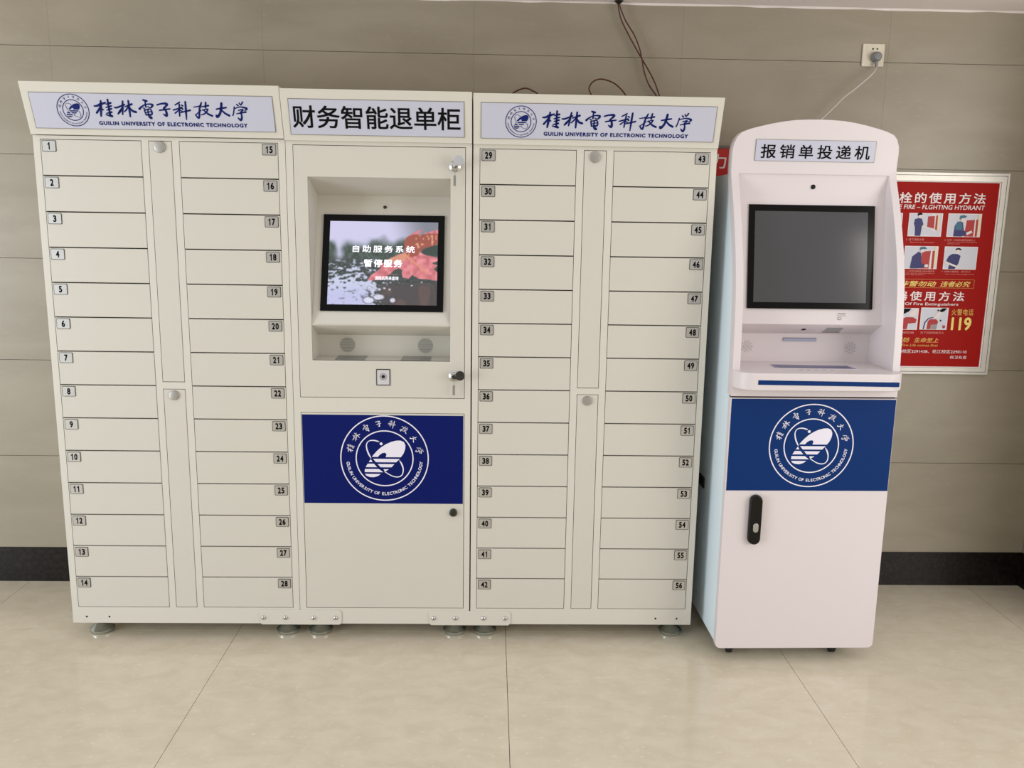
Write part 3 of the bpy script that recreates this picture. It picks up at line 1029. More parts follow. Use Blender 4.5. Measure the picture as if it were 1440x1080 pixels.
def key_lock(parent, x, z, head_mat, hx, hz):
    mb = MB()
    mb.lathe([(0.0185, 0.0), (0.0185, 0.006), (0.015, 0.008), (0.014, 0.016), (0.011, 0.018)], (x, 0, z), M_chrome, 28, 'y')
    mb.lathe([(0.006, 0.017), (0.006, 0.020)], (x, 0, z), M_brass, 14, 'y')
    mb.build('lock', parent, smooth_deg=35).location = back
    mb = MB()
    mb.box((x - 0.0012, -0.034, z - 0.003), (x + 0.0012, -0.017, z + 0.003), M_brass)
    # key bow, an oval turned towards the upper right
    mb.lathe([(0.0145, 0.033), (0.0165, 0.034), (0.0165, 0.039), (0.0145, 0.040)], (x + hx, 0, z + hz), head_mat, 26, 'y')
    mb.prism([(x - 0.004, z - 0.005), (x + hx, z + hz - 0.012), (x + hx - 0.008, z + hz + 0.008), (x - 0.007, z + 0.006)], XZ, 0.034, 0.038, head_mat)
    k1 = mb.build('key', parent, smooth_deg=35)
    k1.location = back
    mb = MB()
    mb.tube([(x, -0.028, z - 0.004), (x + 0.001, -0.026, z - 0.018), (x, -0.02, z - 0.030)], 0.0009, M_chrome, 6, 4)
    mb.box((x - 0.0045, -0.0215, z - 0.064), (x + 0.0035, -0.020, z - 0.030), mat('key_tag_steel', (150, 148, 142), 0.35, metal=0.5))
    k2 = mb.build('hanging_key', parent)
    k2.location = back


key_lock(ud, 1.3695, 1.7000, mat('clear_key_head', (176, 176, 182), 0.25), 0.0135, 0.0165)
key_lock(ud, 1.3685, 0.9910, M_darkmetal, 0.0215, 0.0075)
# lower door with blue vinyl
mb = MB()
mb.box((DX0 + G / 2, -0.0005, LZ0 + G / 2), (DX1 - G / 2, 0.012, LZ1 - G / 2), M_cream)
ld = mb.build('lower_door', root, off=off, bevel=0.0013)
mb = MB()
mb.prism([(0.8368, 0.5262), (1.4005, 0.5262), (1.4005, 0.8490), (0.8368, 0.8490)], XZ, 0, 0.0014, M_blue1)
sub(mb.build('blue_panel', ld), 'deep blue vinyl panel')
mb = MB()
seal(mb, XZ, 1.1236, 0.6925, 0.1560, 0.0020, M_seal, 0.85)
sub(mb.build('seal_print', ld, merge=False), 'white round university seal with bee and orbit emblem')
mb = MB()
mb.lathe([(0.0165, 0.0), (0.0165, 0.003), (0.0155, 0.004)], (1.3668, 0, 0.4947), M_chrome, 28, 'y')
mb.lathe([(0.0135, 0.003), (0.0135, 0.009), (0.012, 0.010)], (1.3668, 0, 0.4947), M_darkmetal, 28, 'y')
mb.box((1.3662, -0.0108, 0.490), (1.3674, -0.0098, 0.4995), M_hole)
l = mb.build('lock', ld, smooth_deg=35)
sub(l, 'dark round cam lock')
header(root, off, MX0, MX1, ZT - 0.003, 1.930, 0.8355, 1.3990, 0.0205, 0.1315, 'text')
for fx in (0.868, 1.3695):
    for fy in (0.074, 0.39):
        foot_mesh('levelling_foot', root, (fx - off[0], fy - off[1], 0))

# connector plates bolted over the joints
for (x0, x1, z0, z1, bx, label) in ((0.662, 0.960, 0.0612, 0.1172, (0.6762, 0.7562, 0.8583, 0.9373), 'cream steel joining plate with four bolts, under doors numbered 14 and 28'),
                                    (1.2785, 1.578, 0.0605, 0.1160, (1.2957, 1.3757, 1.4784, 1.5579), 'cream steel joining plate with four bolts, under the door numbered 42')):
    label = label.replace('doors numbered 14 and 28', 'the corner of the door numbered 28')
    r = empty('joining_plate', ((x0 + x1) / 2, 0, z0), label, 'bracket', 'joining plates between the cabinets')
    o3 = tuple(r.location)
    c = 0.008
    mb = MB()
    mb.prism([(x0 + c, z0), (x1 - c, z0), (x1, z0 + c), (x1, z1 - c), (x1 - c, z1), (x0 + c, z1), (x0, z1 - c), (x0, z0 + c)], XZ, 0.0003, 0.0035, M_cream2)
    mb.build('plate', r, off=o3, bevel=0.0012)
    for b_ in bx:
        mb = MB()
        mb.lathe([(0.0085, 0.003), (0.0085, 0.0045), (0.006, 0.008), (0.002, 0.009)], (b_, 0, 0.0885), M_chrome, 18, 'y')
        mb.build('bolt', r, off=o3, smooth_deg=50)

# ------------------------------------------------------------------ white kiosk
KZ = (2.296, -0.163, 0)
KW = 0.5636
kiosk = empty('service_kiosk', KZ, 'white self-service kiosk with arched top, dark screen and blue seal panel', 'kiosk', rz=0.0131)
UZ = lambda u, z, h=0.0: Vector((u, -h, z))      # kiosk front plane, local axes u, depth, z


def at_depth(w):
    return lambda u, z, h=0.0: Vector((u, w - h, z))


PROF = [(0.9620, 0.0), (1.044, -0.002), (1.10, 0.002), (1.16, 0.005), (1.215, 0.009), (1.26, 0.013), (1.30, 0.018), (1.338, 0.024), (1.375, 0.032),
        (1.41, 0.042), (1.445, 0.052), (1.478, 0.064), (1.514, 0.077), (1.55, 0.091), (1.584, 0.105), (1.62, 0.121), (1.65, 0.136),
        (1.675, 0.148), (1.693, 0.155), (1.715, 0.158), (1.74, 0.156), (1.78, 0.152), (1.82, 0.147), (1.87, 0.142)]


def wf(z):
    for (a, wa), (b, wb) in zip(PROF, PROF[1:]):
        if z <= b:
            return wa + (wb - wa) * max(0, (z - a)) / (b - a)
    return PROF[-1][1]


# body: two side panels following the head, rear carcass and lower box
mb = MB()
YZ = lambda u0: (lambda w, z, h=0.0: Vector((u0 + h, w, z)))
side = [(0.028, 0.068)] + [(wf(z) + 0.040, z) for z, _ in PROF if 0.97 < z < 1.69] + [(wf(1.693) + 0.04, 1.6925), (0.50, 1.6925), (0.50, 0.068)]
mb.prism(side, YZ(0.004), 0.0, 0.020, M_kside)
mb.prism(side, YZ(KW - 0.024), 0.0, 0.020, M_kside)
mb.box((0.024, 0.200, 0.068), (KW - 0.024, 0.50, 1.6925), M_kside)
mb.box((0.024, 0.028, 0.068), (KW - 0.024, 0.20, 0.975), M_kside)
mb.box((0.004, 0.008, 0.950), (KW - 0.004, 0.030, 0.970), M_hole)  # black strip paints in the shade of the gap above the door
mb.box((-0.0005, 0.275, 0.555), (0.0045, 0.345, 0.595), M_hole)
mb.build('body', kiosk)
# head shell: cheeks curving forward under an arched top
US = [0, 0.003, 0.012, 0.025, 0.05, 0.08, 0.12, 0.16, 0.2, 0.24, 0.2818]
US = US + [KW - u for u in US[-2::-1]]


def ztop(u):
    a = abs(u - KW / 2)
    T = [(0, 1.870), (0.05, 1.8692), (0.095, 1.866), (0.14, 1.8585), (0.177, 1.8505), (0.215, 1.8410), (0.243, 1.8325), (0.257, 1.8255), (0.269, 1.8130),
         (0.277, 1.7960), (0.2805, 1.783), (0.2818, 1.768)]
    for (p, q), (r, s) in zip(T, T[1:]):
        if a <= r + 1e-9:
            return q + (s - q) * (a - p) / (r - p)
    return T[-1][1]


TH = 0.045
mb = MB()
low = [z for z, _ in PROF if z <= 1.0445]
midz = [z for z, _ in PROF if 1.0435 <= z <= 1.6931]


def grid(cols, rowz):
    """front and back skins over columns u and rows given by rowz(u)"""
    for i in range(len(cols) - 1):
        ra, rb = rowz(cols[i]), rowz(cols[i + 1])
        for j in range(len(ra) - 1):
            q = [(cols[i], ra[j]), (cols[i + 1], rb[j]), (cols[i + 1], rb[j + 1]), (cols[i], ra[j + 1])]
            mb.add([(u, wf(z), z) for u, z in q], [(0, 1, 2, 3)], M_kiosk)
            mb.add([(u, wf(z) + TH, z) for u, z in q], [(3, 2, 1, 0)], M_kiosk)


grid(US, lambda u: low)
cl, cr = [u for u in US if u <= 0.0251], [u for u in US if u >= KW - 0.0251]
grid(cl, lambda u: midz)
grid(cr, lambda u: midz)
top_rows = lambda u: [1.693 + (ztop(u) - 1.693) * t for t in (0, 0.2, 0.45, 0.7, 0.88, 1.0)]
grid(US, top_rows)


def rim(pts, flip=False):
    for (u0, z0), (u1, z1) in zip(pts, pts[1:]):
        q = [(u0, wf(z0), z0), (u0, wf(z0) + TH, z0), (u1, wf(z1) + TH, z1), (u1, wf(z1), z1)]
        mb.add(q if not flip else q[::-1], [(0, 1, 2, 3)], M_kiosk)


outer = [(0, z) for z in low] + [(0, z) for z in midz[1:]] + [(0, z) for z in top_rows(0)[1:]] + [(u, ztop(u)) for u in US[1:]] + \
        [(KW, z) for z in top_rows(KW)[::-1][1:]] + [(KW, z) for z in midz[::-1][1:]] + [(KW, z) for z in low[::-1][1:]] + [(u, low[0]) for u in US[::-1][1:]]
rim(outer, True)
inner = [(0.025, z) for z in midz] + [(u, 1.693) for u in US if 0.025 < u < KW - 0.0251] + [(KW - 0.025, z) for z in midz[::-1]] + \
        [(u, 1.044) for u in US[::-1] if 0.025 <= u < KW - 0.0251]
rim(inner)
head = mb.build('head_shell', kiosk, bevel=0.005, seg=3, smooth_deg=35)
# recess lining: sloped brow, tilted screen panel, undercut, niche back
A0, A1 = 0.0245, KW - 0.0245
lin_prof = [(0.160, 1.6935), (0.170, 1.630), (0.1675, 1.618), (0.109, 1.197), (0.107, 1.193), (0.109, 1.190), (0.187, 1.151), (0.187, 1.0535), (0.183, 1.0505)]
mb = MB()
for (w0, z0), (w1, z1) in zip(lin_prof, lin_prof[1:]):
    mb.add([(A0, w0, z0), (A1, w0, z0), (A1, w1, z1), (A0, w1, z1)], [(3, 2, 1, 0)], M_kiosk)
back_w = 0.195
for u, fl in ((A0, 0), (A1, 1)):
    pts = [(wf(z) + 0.012, z) for z in midz] + [(back_w, 1.693), (back_w, 1.05)]
    P = [(u, w, z) for w, z in pts]
    mb.add(P if fl else P[::-1], [tuple(range(len(P)))], M_kiosk)
mb.build('recess_lining', kiosk, smooth_deg=30)
# keyboard shelf with rounded front corners
mb = MB()
Rr = 0.066
pts = [(-0.0005, 0.046)]
for t in range(0, 13):
    a = math.pi + t / 12 * math.pi / 2
    pts.append((Rr - 0.0005 + Rr * math.cos(a), -0.067 + Rr + Rr * math.sin(a)))
for t in range(0, 13):
    a = -math.pi / 2 + t / 12 * math.pi / 2
    pts.append((KW - Rr + Rr * math.cos(a), -0.067 + Rr + Rr * math.sin(a)))
pts.append((KW, 0.046))
SH = lambda u, w, h=0.0: Vector((u, w, h))
pts += [(A1, 0.046), (A1, 0.187), (A0, 0.187), (A0, 0.046)]
mb.prism(pts, SH, 0.9935, 1.0515, M_kiosk)
shelf = mb.build('shelf', kiosk, bevel=0.004, seg=3, smooth_deg=35)
mb = MB()
FS = at_depth(-0.067)
mb.prism([(0.0665, 1.0140), (0.5325, 1.0100), (0.5325, 1.0250), (0.0665, 1.0290)], FS, -0.001, 0.0012, M_blue2)
mb.build('shelf_stripe', kiosk)['label'] = 'thin blue stripe on the shelf edge'
# receipt slot in the shelf: shallow pocket with sloping ends
mb = MB()
SL = lambda u, w, h=0.0: Vector((u, w, 1.0516 + h))
mb.prism([(0.150, 0.033), (0.436, 0.026), (0.426, 0.100), (0.158, 0.118)], SL, 0, 0.0007, M_kiosk)
mb.prism([(0.155, 0.045), (0.432, 0.032), (0.424, 0.096), (0.163, 0.112)], SL, 0, 0.0012, mat('slot_rim', (120, 118, 152), 0.4))
mb.prism([(0.176, 0.050), (0.414, 0.038), (0.416, 0.075), (0.172, 0.090)], SL, 0.0008, 0.0018, M_slotdark)
mb.build('receipt_slot', kiosk)['label'] = 'dark blue paper slot in the shelf'
for i, u in enumerate((0.232, 0.258, 0.284, 0.312, 0.338)):
    mb = MB()
    mb.disc(SL, u, 0.006, 0.008, 0.0, 0.0008, mat('button_print', (186, 176, 178), 0.5), 14, 0.005)
    mb.build('button_print', kiosk)
# screen
KP = frame((0, 0.107, 1.193), (1, 0, 0), (0, 0.059, 0.417))
# frame() keeps local axes: normal points towards the viewer
mb = MB()
mb.prism([(0.0690, 0.0523), (0.5020, 0.0520), (0.5020, 0.4030), (0.0690, 0.4030)], KP, -0.002, 0.005, M_bezel2)
mb.build('screen_bezel', kiosk, bevel=0.001)['label'] = 'black screen bezel'
mb = MB()
mb.prism([(0.0895, 0.0738), (0.4778, 0.0738), (0.4778, 0.3810), (0.0895, 0.3810)], KP, 0.004, 0.0054, M_off)
mb.build('screen', kiosk)['label'] = 'dark grey switched-off screen'
mb = MB()
BR = frame((0, 0.170, 1.630), (1, 0, 0), (0, -0.010, 0.0635))
mb.disc(BR, 0.2850, 0.0235, 0.0085, -0.002, 0.0018, M_hole, 22)
mb.ring(BR, 0.2850, 0.0235, 0.0085, 0.0105, 0.0012, M_white, 22)
mb.build('camera_lens', kiosk)
mb = MB()
mb.text('二维码扫描区', KP, (0.3815, 0.0350, 0.4118, 0.0395), 0.0006, M_darkmetal)
mb.text('Scanning Area', KP, (0.3815, 0.0280, 0.4118, 0.0320), 0.0006, M_darkmetal)
mb.poly([(0.3905, 0.0160), (0.3990, 0.0205), (0.3950, 0.0205), (0.3950, 0.0245), (0.3860, 0.0245), (0.3860, 0.0205), (0.3815, 0.0205)], KP, 0.0006, M_darkmetal)
mb.poly([(0.3905, 0.0175), (0.3965, 0.0208), (0.3938, 0.0208), (0.3938, 0.0235), (0.3870, 0.0235), (0.3870, 0.0208), (0.3842, 0.0208)], KP, 0.0008, M_kiosk)
mb.build('scan_hint_print', kiosk, merge=False)
KU = frame((0, 0.187, 1.151), (1, 0, 0), (0, -0.078, 0.039))
KUn = lambda u, t, h=0.0: KU(u, 0.0872 - t, h)
mb = MB()
mb.prism([(0.360, 0.022), (0.416, 0.022), (0.4165, 0.066), (0.360, 0.066)], KUn, 0.0, 0.0010, mat('scanner_glass', (150, 148, 150), 0.2))
mb.prism([(0.357, 0.0665), (0.4195, 0.0665), (0.4195, 0.0695), (0.357, 0.0695)], KUn, 0.0, 0.0016, mat('scanner_rim', (116, 104, 110), 0.5))
mb.build('scanner_window', kiosk)['label'] = 'grey scanner glass under the screen'
mb = MB()
mb.disc(KUn, 0.2841, 0.043, 0.0075, 0, 0.001, M_hole, 16, 0.008)
mb.build('camera_lens', kiosk)
KB = at_depth(0.187)
mb = MB()
mb.prism([(0.228, 1.1235), (0.346, 1.1235), (0.346, 1.1365), (0.228, 1.1365)], KB, 0, 0.003, M_slot)
mb.prism([(0.228, 1.1335), (0.346, 1.1335), (0.346, 1.1365), (0.228, 1.1365)], KB, 0.002, 0.0034, mat('slot_top', (126, 126, 150), 0.4))
mb.build('card_slot', kiosk)['label'] = 'blue grey card slot'
mb = MB()
for cx, cz in ((0.1006, 1.1039), (0.4705, 1.1017)):
    for rr, nn in ((0.0, 1), (0.0055, 6), (0.011, 12), (0.0165, 16), (0.021, 10)):
        for i in range(nn):
            a = 2 * math.pi * (i + 0.5 * (nn % 4 == 0)) / nn
            mb.disc(KB, cx + rr * math.cos(a), cz + rr * math.sin(a), 0.0011, 0, 0.0008, M_ink, 6)
    mb.build('speaker_grille', kiosk)
    mb = MB()
# sign
SG = frame((0, 0.1555, 1.74), (1, 0, 0), (0, -0.009, 0.08))
mb = MB()
zz = lambda z: (z - 1.74)
mb.prism([(0.0750, zz(1.7350)), (0.4815, zz(1.7350)), (0.4815, zz(1.8045)), (0.0750, zz(1.8045))], SG, -0.001, 0.0018, M_signedge)
mb.prism([(0.0763, zz(1.7362)), (0.4802, zz(1.7362)), (0.4802, zz(1.8032)), (0.0763, zz(1.8032))], SG, 0, 0.0024, M_sign)
mb.build('sign_panel', kiosk)
mb = MB()
mb.text('报销单投递机', SG, (0.0935, zz(1.7440), 0.4640, zz(1.7895)), 0.0030, M_ink, bold=0.03, space=1.38)
mb.build('sign_lettering', kiosk, merge=False)['label'] = 'black Chinese lettering on the sign'
# door
mb = MB()
c = 0.018
pts = []
for (qx, qz, a0, r) in ((c, 0.055 + c, 180, c), (KW - c, 0.055 + c, 270, c), (KW - 0.003, 0.9570 - 0.003, 0, 0.003), (0.003, 0.9570 - 0.003, 90, 0.003)):
    for t in range(0, 91, 15):
        a = math.radians(a0 + t)
        pts.append((qx + r * math.cos(a), qz + r * math.sin(a)))
mb.prism(pts, UZ, -0.028, 0.0, M_kiosk)
door = mb.build('door', kiosk, bevel=0.0025, seg=2)
mb = MB()
mb.prism([(0.0035, 0.6355), (KW - 0.0025, 0.6355), (KW - 0.0025, 0.9540), (0.0035, 0.9540)], UZ, 0, 0.0012, M_blue2)
mb.build('blue_panel', door)['label'] = 'blue vinyl panel'
mb = MB()
seal(mb, UZ, 0.2840, 0.7935, 0.1450, 0.0018, M_seal, 0.9)
mb.build('seal_print', door, merge=False)['label'] = 'white round university seal with bee and orbit emblem'
mb = MB()
hu, hr, hz0, hz1 = 0.1068, 0.0215, 0.4460, 0.6220
cap = [(hu + hr * math.cos(math.radians(t)), hz1 - hr + hr * math.sin(math.radians(t))) for t in range(0, 181, 12)] + \
      [(hu + hr * math.cos(math.radians(t)), hz0 + hr + hr * math.sin(math.radians(t))) for t in range(180, 361, 12)]
mb.prism(cap, UZ, 0, 0.012, M_blackplastic)
k2 = [(0.012, 0.019, 0.93), (0.015, 0.0, 0)]
mb.prism([(hu + (u - hu) * 0.94, (hz0 + hz1) / 2 + (v - (hz0 + hz1) / 2) * 0.985) for u, v in cap], UZ, 0.010, 0.018, M_blackplastic)
mb.prism([(hu + 0.0015 + (u - hu) * 0.42, 0.5080 + (0.0165 if v > 0.53 else -0.0165) * 0.45 + (v - (hz1 - hr if v > 0.53 else hz0 + hr)) * 0.42) for u, v in cap],
         UZ, 0.016, 0.021, M_nickel)
mb.build('door_handle', door, bevel=0.002, seg=3, smooth_deg=40)['label'] = 'black rounded lever handle with a steel keyhole'
# casters
def caster(x, y):
    mb = MB()
    mb.box((x - 0.020, y - 0.024, 0.060), (x + 0.020, y + 0.024, 0.068), M_rubber)
    for s in (-1, 1):
        mb.prism([(y - 0.012, 0.020), (y + 0.022, 0.020), (y + 0.014, 0.061), (y - 0.014, 0.061)], YZ(x + s * 0.014 - 0.0015), 0, 0.003, M_rubber)
    mb.lathe([(0.018, -0.010), (0.025, -0.008), (0.025, 0.008), (0.018, 0.010)], (x, y + 0.004, 0.025), M_rubber, 24, 'x')
    mb.lathe([(0.005, -0.016), (0.005, 0.016)], (x, y + 0.004, 0.025), M_chrome, 12, 'x')
    return mb.build('caster', kiosk, smooth_deg=35)


for cx in (0.072, 0.450):
    for cy in (0.078, 0.42):
        caster(cx, cy)

# ------------------------------------------------------------------ fire notice poster
PX0, PX1, PZ0, PZ1 = 2.790, 3.543, 0.9310, 1.7385
poster = empty('fire_safety_poster', ((PX0 + PX1) / 2, 0.51, (PZ0 + PZ1) / 2),
               'red fire hydrant instruction poster in a worn aluminium frame on the wall', 'poster')
off = tuple(poster.location)
PF = lambda x, z, h=0.0: Vector((x, 0.5030 - h, z))
mb = MB()
mb.prism([(PX0 + 0.01, PZ0 + 0.01), (PX1 - 0.01, PZ0 + 0.01), (PX1 - 0.01, PZ1 - 0.01), (PX0 + 0.01, PZ1 - 0.01)], PF, -0.0144, 0, M_red)
mb.build('red_sheet', poster, off=off)
mb = MB()
mb.plate([PX0, PX0 + 0.032, PX1 - 0.032, PX1], [PZ0, PZ0 + 0.028, PZ1 - 0.034, PZ1], lambda i, j: i == 1 and j == 1, 0.4975, 0.5174, M_alu)
mb.plate([PX0 + 0.010, PX0 + 0.012, PX1 - 0.012, PX1 - 0.010], [PZ0 + 0.010, PZ0 + 0.012, PZ1 - 0.012, PZ1 - 0.010], lambda i, j: i == 1 and j == 1, 0.4967, 0.499, M_gap)
mb.plate([PX0 + 0.032, PX0 + 0.036, PX1 - 0.0375, PX1 - 0.032], [PZ0 + 0.028, PZ0 + 0.032, PZ1 - 0.0375, PZ1 - 0.034], lambda i, j: i == 1 and j == 1, 0.5005, 0.504, M_white)
fr_ = mb.build('frame', poster, off=off, bevel=0.001)
fr_['label'] = 'scuffed aluminium snap frame'


def part(name, label=None):
    o = mb.build(name, poster, off=off, merge=False)
    if label:
        o['label'] = label
    return o


H1 = 0.0012


def line(txt, box, m, name='lettering_line', **k):
    global mb
    mb = MB()
    mb.text(txt, PF, box, H1, m, **k)
    return part(name)


line('消火栓的使用方法', (2.9900, 1.6180, 3.4560, 1.6610), M_white, bold=0.03, space=1.28)
line('USE FIRE – FLGHTING HYDRANT', (3.0800, 1.5955, 3.4565, 1.6130), M_white, bold=0.02, shear=0.1)
line('灭火器使用方法', (3.0150, 1.2320, 3.4130, 1.2705), M_white, bold=0.03, space=1.36)
line('Treatment Of Fire Extinguishers', (3.0520, 1.2105, 3.3920, 1.2250), M_white, bold=0.02)
line('雁山校区2291438、花江校区2290110', (3.1420, 1.0175, 3.4480, 1.0325), M_white, bold=0.01)
line('保卫处宣', (3.3805, 0.9955, 3.4500, 1.0085), M_white, bold=0.01, space=1.1)
line('非警勿动', (3.1440, 1.2895, 3.2930, 1.3120), M_yellow, bold=0.02, shear=0.25)
line('违者必究', (3.3080, 1.2895, 3.4325, 1.3125), M_yellow, bold=0.02, shear=0.25)
mb = MB()
e = 0.0009
mb.plate([3.06, 3.06 + e, 3.4475 - e, 3.4475], [1.2845, 1.2845 + e, 1.3193 - e, 1.3193], lambda i, j: i == 1 and j == 1, 0.5030 - H1, 0.5030 - 0.0002, M_orange)
part('warning_border')
line('火警电话', (3.3680, 1.1745, 3.4580, 1.2005), M_orange, bold=0.01, space=1.1)
line('119', (3.3712, 1.1130, 3.4545, 1.1672), M_yellow, bold=0.05)
line('消防', (3.1490, 1.0615, 3.2080, 1.0815), M_orange, bold=0.02, shear=0.25)
line('生命至上', (3.2240, 1.0615, 3.3265, 1.0815), M_orange, bold=0.02, shear=0.25)
line('Fire Life comes first', (3.1750, 1.0452, 3.3255, 1.0555), M_orange, shear=0.2)
line('2  按下消防水泵', (3.1515, 1.4720, 3.2243, 1.4810), M_pink)
line('Remove the water pipe', (3.1688, 1.4625, 3.2655, 1.4682), M_pink)
line('3  水带一头接在消防栓接头上', (3.3075, 1.4725, 3.4327, 1.4805), M_pink)
line('Connect one end of the pipe to', (3.3208, 1.4650, 3.4404, 1.4700), M_pink)
line('fighting hydrant', (3.3208, 1.4590, 3.3720, 1.4635), M_pink)
line('另外一人打开消防栓上的水阀开关', (3.1440, 1.3472, 3.2798, 1.3545), M_pink)
line('Another person opens the valve of', (3.1500, 1.3400, 3.2813, 1.3450), M_pink)
line('the fire fighting hydrant', (3.1560, 1.3340, 3.2400, 1.3388), M_pink)
line('5  对准火源根部，进行灭火', (3.3093, 1.3475, 3.4270, 1.3545), M_pink)
line('Aim at the fire and extinguish the fire', (3.3246, 1.3380, 3.4424, 1.3430), M_pink)
line('保险销', (3.1730, 1.0970, 3.2207, 1.1062), M_pink)
line('压下压把喷射灭火', (3.2482, 1.0975, 3.3451, 1.1070), M_pink)


def picture(x0, x1, z0, z1, draw):
    global mb
    mb = MB()
    mb.poly([(x0, z0), (x1, z0), (x1, z1), (x0, z1)], PF, 0.0010, M_white)
    e = 0.003
    mb.poly([(x0 + e, z0 + e), (x1 - e, z0 + e), (x1 - e, z1 - e), (x0 + e, z1 - e)], PF, 0.0013, M_picbg)
    lay = [0.0016]

    def P(pts, m):
        mb.poly([(x0 + u * (x1 - x0), z1 - v * (z1 - z0)) for u, v in pts], PF, lay[0], m)
        lay[0] += 0.00025
    draw(P)
    part('picture_panel')


def ell(cx, cy, rx, ry, n=14):
    return [(cx + rx * math.cos(2 * math.pi * i / n), cy + ry * math.sin(2 * math.pi * i / n)) for i in range(n)]


def d2(P):
    P([(0.66, 0.05), (0.80, 0.02), (0.82, 0.85), (0.66, 0.62)], M_skin)
    P([(0.56, 0.14), (0.76, 0.12), (0.77, 0.66), (0.56, 0.58)], M_picred)
    P([(0.80, 0.10), (0.85, 0.10), (0.86, 0.72), (0.80, 0.70)], M_picred)
    P([(0.85, 0.03), (0.90, 0.03), (0.91, 0.76), (0.86, 0.74)], M_piccream)
    P([(0.22, 0.98), (0.20, 0.60), (0.16, 0.45), (0.18, 0.26), (0.28, 0.22), (0.38, 0.24), (0.44, 0.48), (0.40, 0.56), (0.38, 0.98)], M_navy)
    P(ell(0.32, 0.13, 0.055, 0.09), M_skin)
    P([(0.25, 0.13), (0.25, 0.02), (0.33, -0.02), (0.39, 0.04), (0.38, 0.07), (0.30, 0.08)], M_ink)
    P([(0.40, 0.55), (0.58, 0.60), (0.56, 0.66), (0.40, 0.63)], M_skin)


def d3(P):
    P([(0.50, 0.25), (0.56, 0.23), (0.58, 0.80), (0.50, 0.80)], M_skin)
    P([(0.56, 0.28), (0.80, 0.26), (0.82, 0.98), (0.52, 0.98)], M_picred)
    P([(0.80, 0.15), (0.84, 0.15), (0.84, 0.98), (0.80, 0.98)], M_skin)
    P([(0.84, 0.25), (0.90, 0.25), (0.90, 0.98), (0.84, 0.98)], M_picred)
    P([(0.90, 0.02), (0.96, 0.02), (0.96, 0.95), (0.91, 0.95)], M_piccream)
    P([(0.20, 0.98), (0.22, 0.52), (0.30, 0.34), (0.44, 0.34), (0.50, 0.72), (0.58, 0.78), (0.60, 0.90), (0.44, 0.98)], M_navy)
    P([(0.24, 0.70), (0.23, 0.50), (0.31, 0.35), (0.42, 0.36), (0.46, 0.70)], M_teal)
    P(ell(0.44, 0.27, 0.06, 0.10), M_skin)
    P([(0.34, 0.26), (0.35, 0.10), (0.46, 0.06), (0.55, 0.12), (0.50, 0.18), (0.40, 0.20)], M_teal)
    P([(0.56, 0.82), (0.72, 0.72), (0.76, 0.80), (0.60, 0.92)], M_skin)


def d4(P):
    P([(0.52, 0.24), (0.78, 0.20), (0.80, 0.98), (0.50, 0.98)], M_picred)
    P([(0.78, 0.14), (0.83, 0.14), (0.83, 0.98), (0.76, 0.98)], M_skin)
    P([(0.83, 0.20), (0.90, 0.20), (0.90, 0.98), (0.83, 0.98)], M_picred)
    P([(0.90, 0.02), (0.96, 0.02), (0.95, 0.95), (0.90, 0.92)], M_piccream)
    P([(0.20, 0.98), (0.24, 0.46), (0.42, 0.24), (0.50, 0.32), (0.52, 0.72), (0.64, 0.82), (0.60, 0.94), (0.44, 0.98)], M_navy)
    P(ell(0.53, 0.18, 0.06, 0.10), M_skin)
    P([(0.44, 0.18), (0.46, 0.04), (0.58, 0.02), (0.66, 0.10), (0.60, 0.13), (0.50, 0.14)], M_teal)
    P(ell(0.68, 0.86, 0.06, 0.07), M_skin)


def d5(P):
    P([(0.16, 0.98), (0.18, 0.74), (0.08, 0.62), (0.14, 0.42), (0.24, 0.32), (0.40, 0.32), (0.50, 0.40), (0.46, 0.72), (0.36, 0.98)], M_navy)
    P(ell(0.40, 0.20, 0.06, 0.11), M_skin)
    P([(0.33, 0.18), (0.34, 0.08), (0.44, 0.06), (0.51, 0.12), (0.49, 0.16), (0.40, 0.12)], M_ink)
    P([(0.10, 0.66), (0.42, 0.84), (0.56, 0.92), (0.52, 0.96), (0.10, 0.76)], M_skin)
    P([(0.05, 0.68), (0.12, 0.68), (0.12, 0.75), (0.05, 0.75)], M_skin)


def dB(P):
    P([(0.26, 0.98), (0.28, 0.62), (0.36, 0.52), (0.58, 0.52), (0.66, 0.62), (0.64, 0.76), (0.42, 0.80), (0.38, 0.98)], M_picred)
    P([(0.40, 0.78), (0.64, 0.74), (0.62, 0.98), (0.39, 0.98)], M_greyprint)
    P([(0.12, 0.98), (0.16, 0.66), (0.30, 0.46), (0.48, 0.42), (0.48, 0.46), (0.32, 0.50), (0.20, 0.68), (0.16, 0.98)], M_navy)
    P([(0.46, 0.46), (0.60, 0.22), (0.72, 0.14), (0.76, 0.22), (0.64, 0.48)], M_skin)
    P([(0.66, 0.14), (0.78, 0.02), (0.94, 0.02), (0.84, 0.16), (0.74, 0.20)], M_ink)
    P(ell(0.62, 0.12, 0.03, 0.04, 8), M_ink)
    P(ell(0.74, 0.58, 0.03, 0.04, 8), M_ink)
    P(ell(0.88, 0.86, 0.05, 0.07, 10), M_picred)


def dA(P):
    P([(0.30, 0.98), (0.30, 0.55), (0.50, 0.42), (0.80, 0.42), (0.95, 0.52), (0.92, 0.68), (0.62, 0.72), (0.58, 0.98)], M_picred)
    P([(0.05, 0.02), (0.70, 0.02), (0.60, 0.16), (0.30, 0.34), (0.05, 0.40)], M_ink)
    P([(0.60, 0.30), (0.80, 0.05), (0.95, 0.10), (0.90, 0.34), (0.72, 0.38)], M_skin)


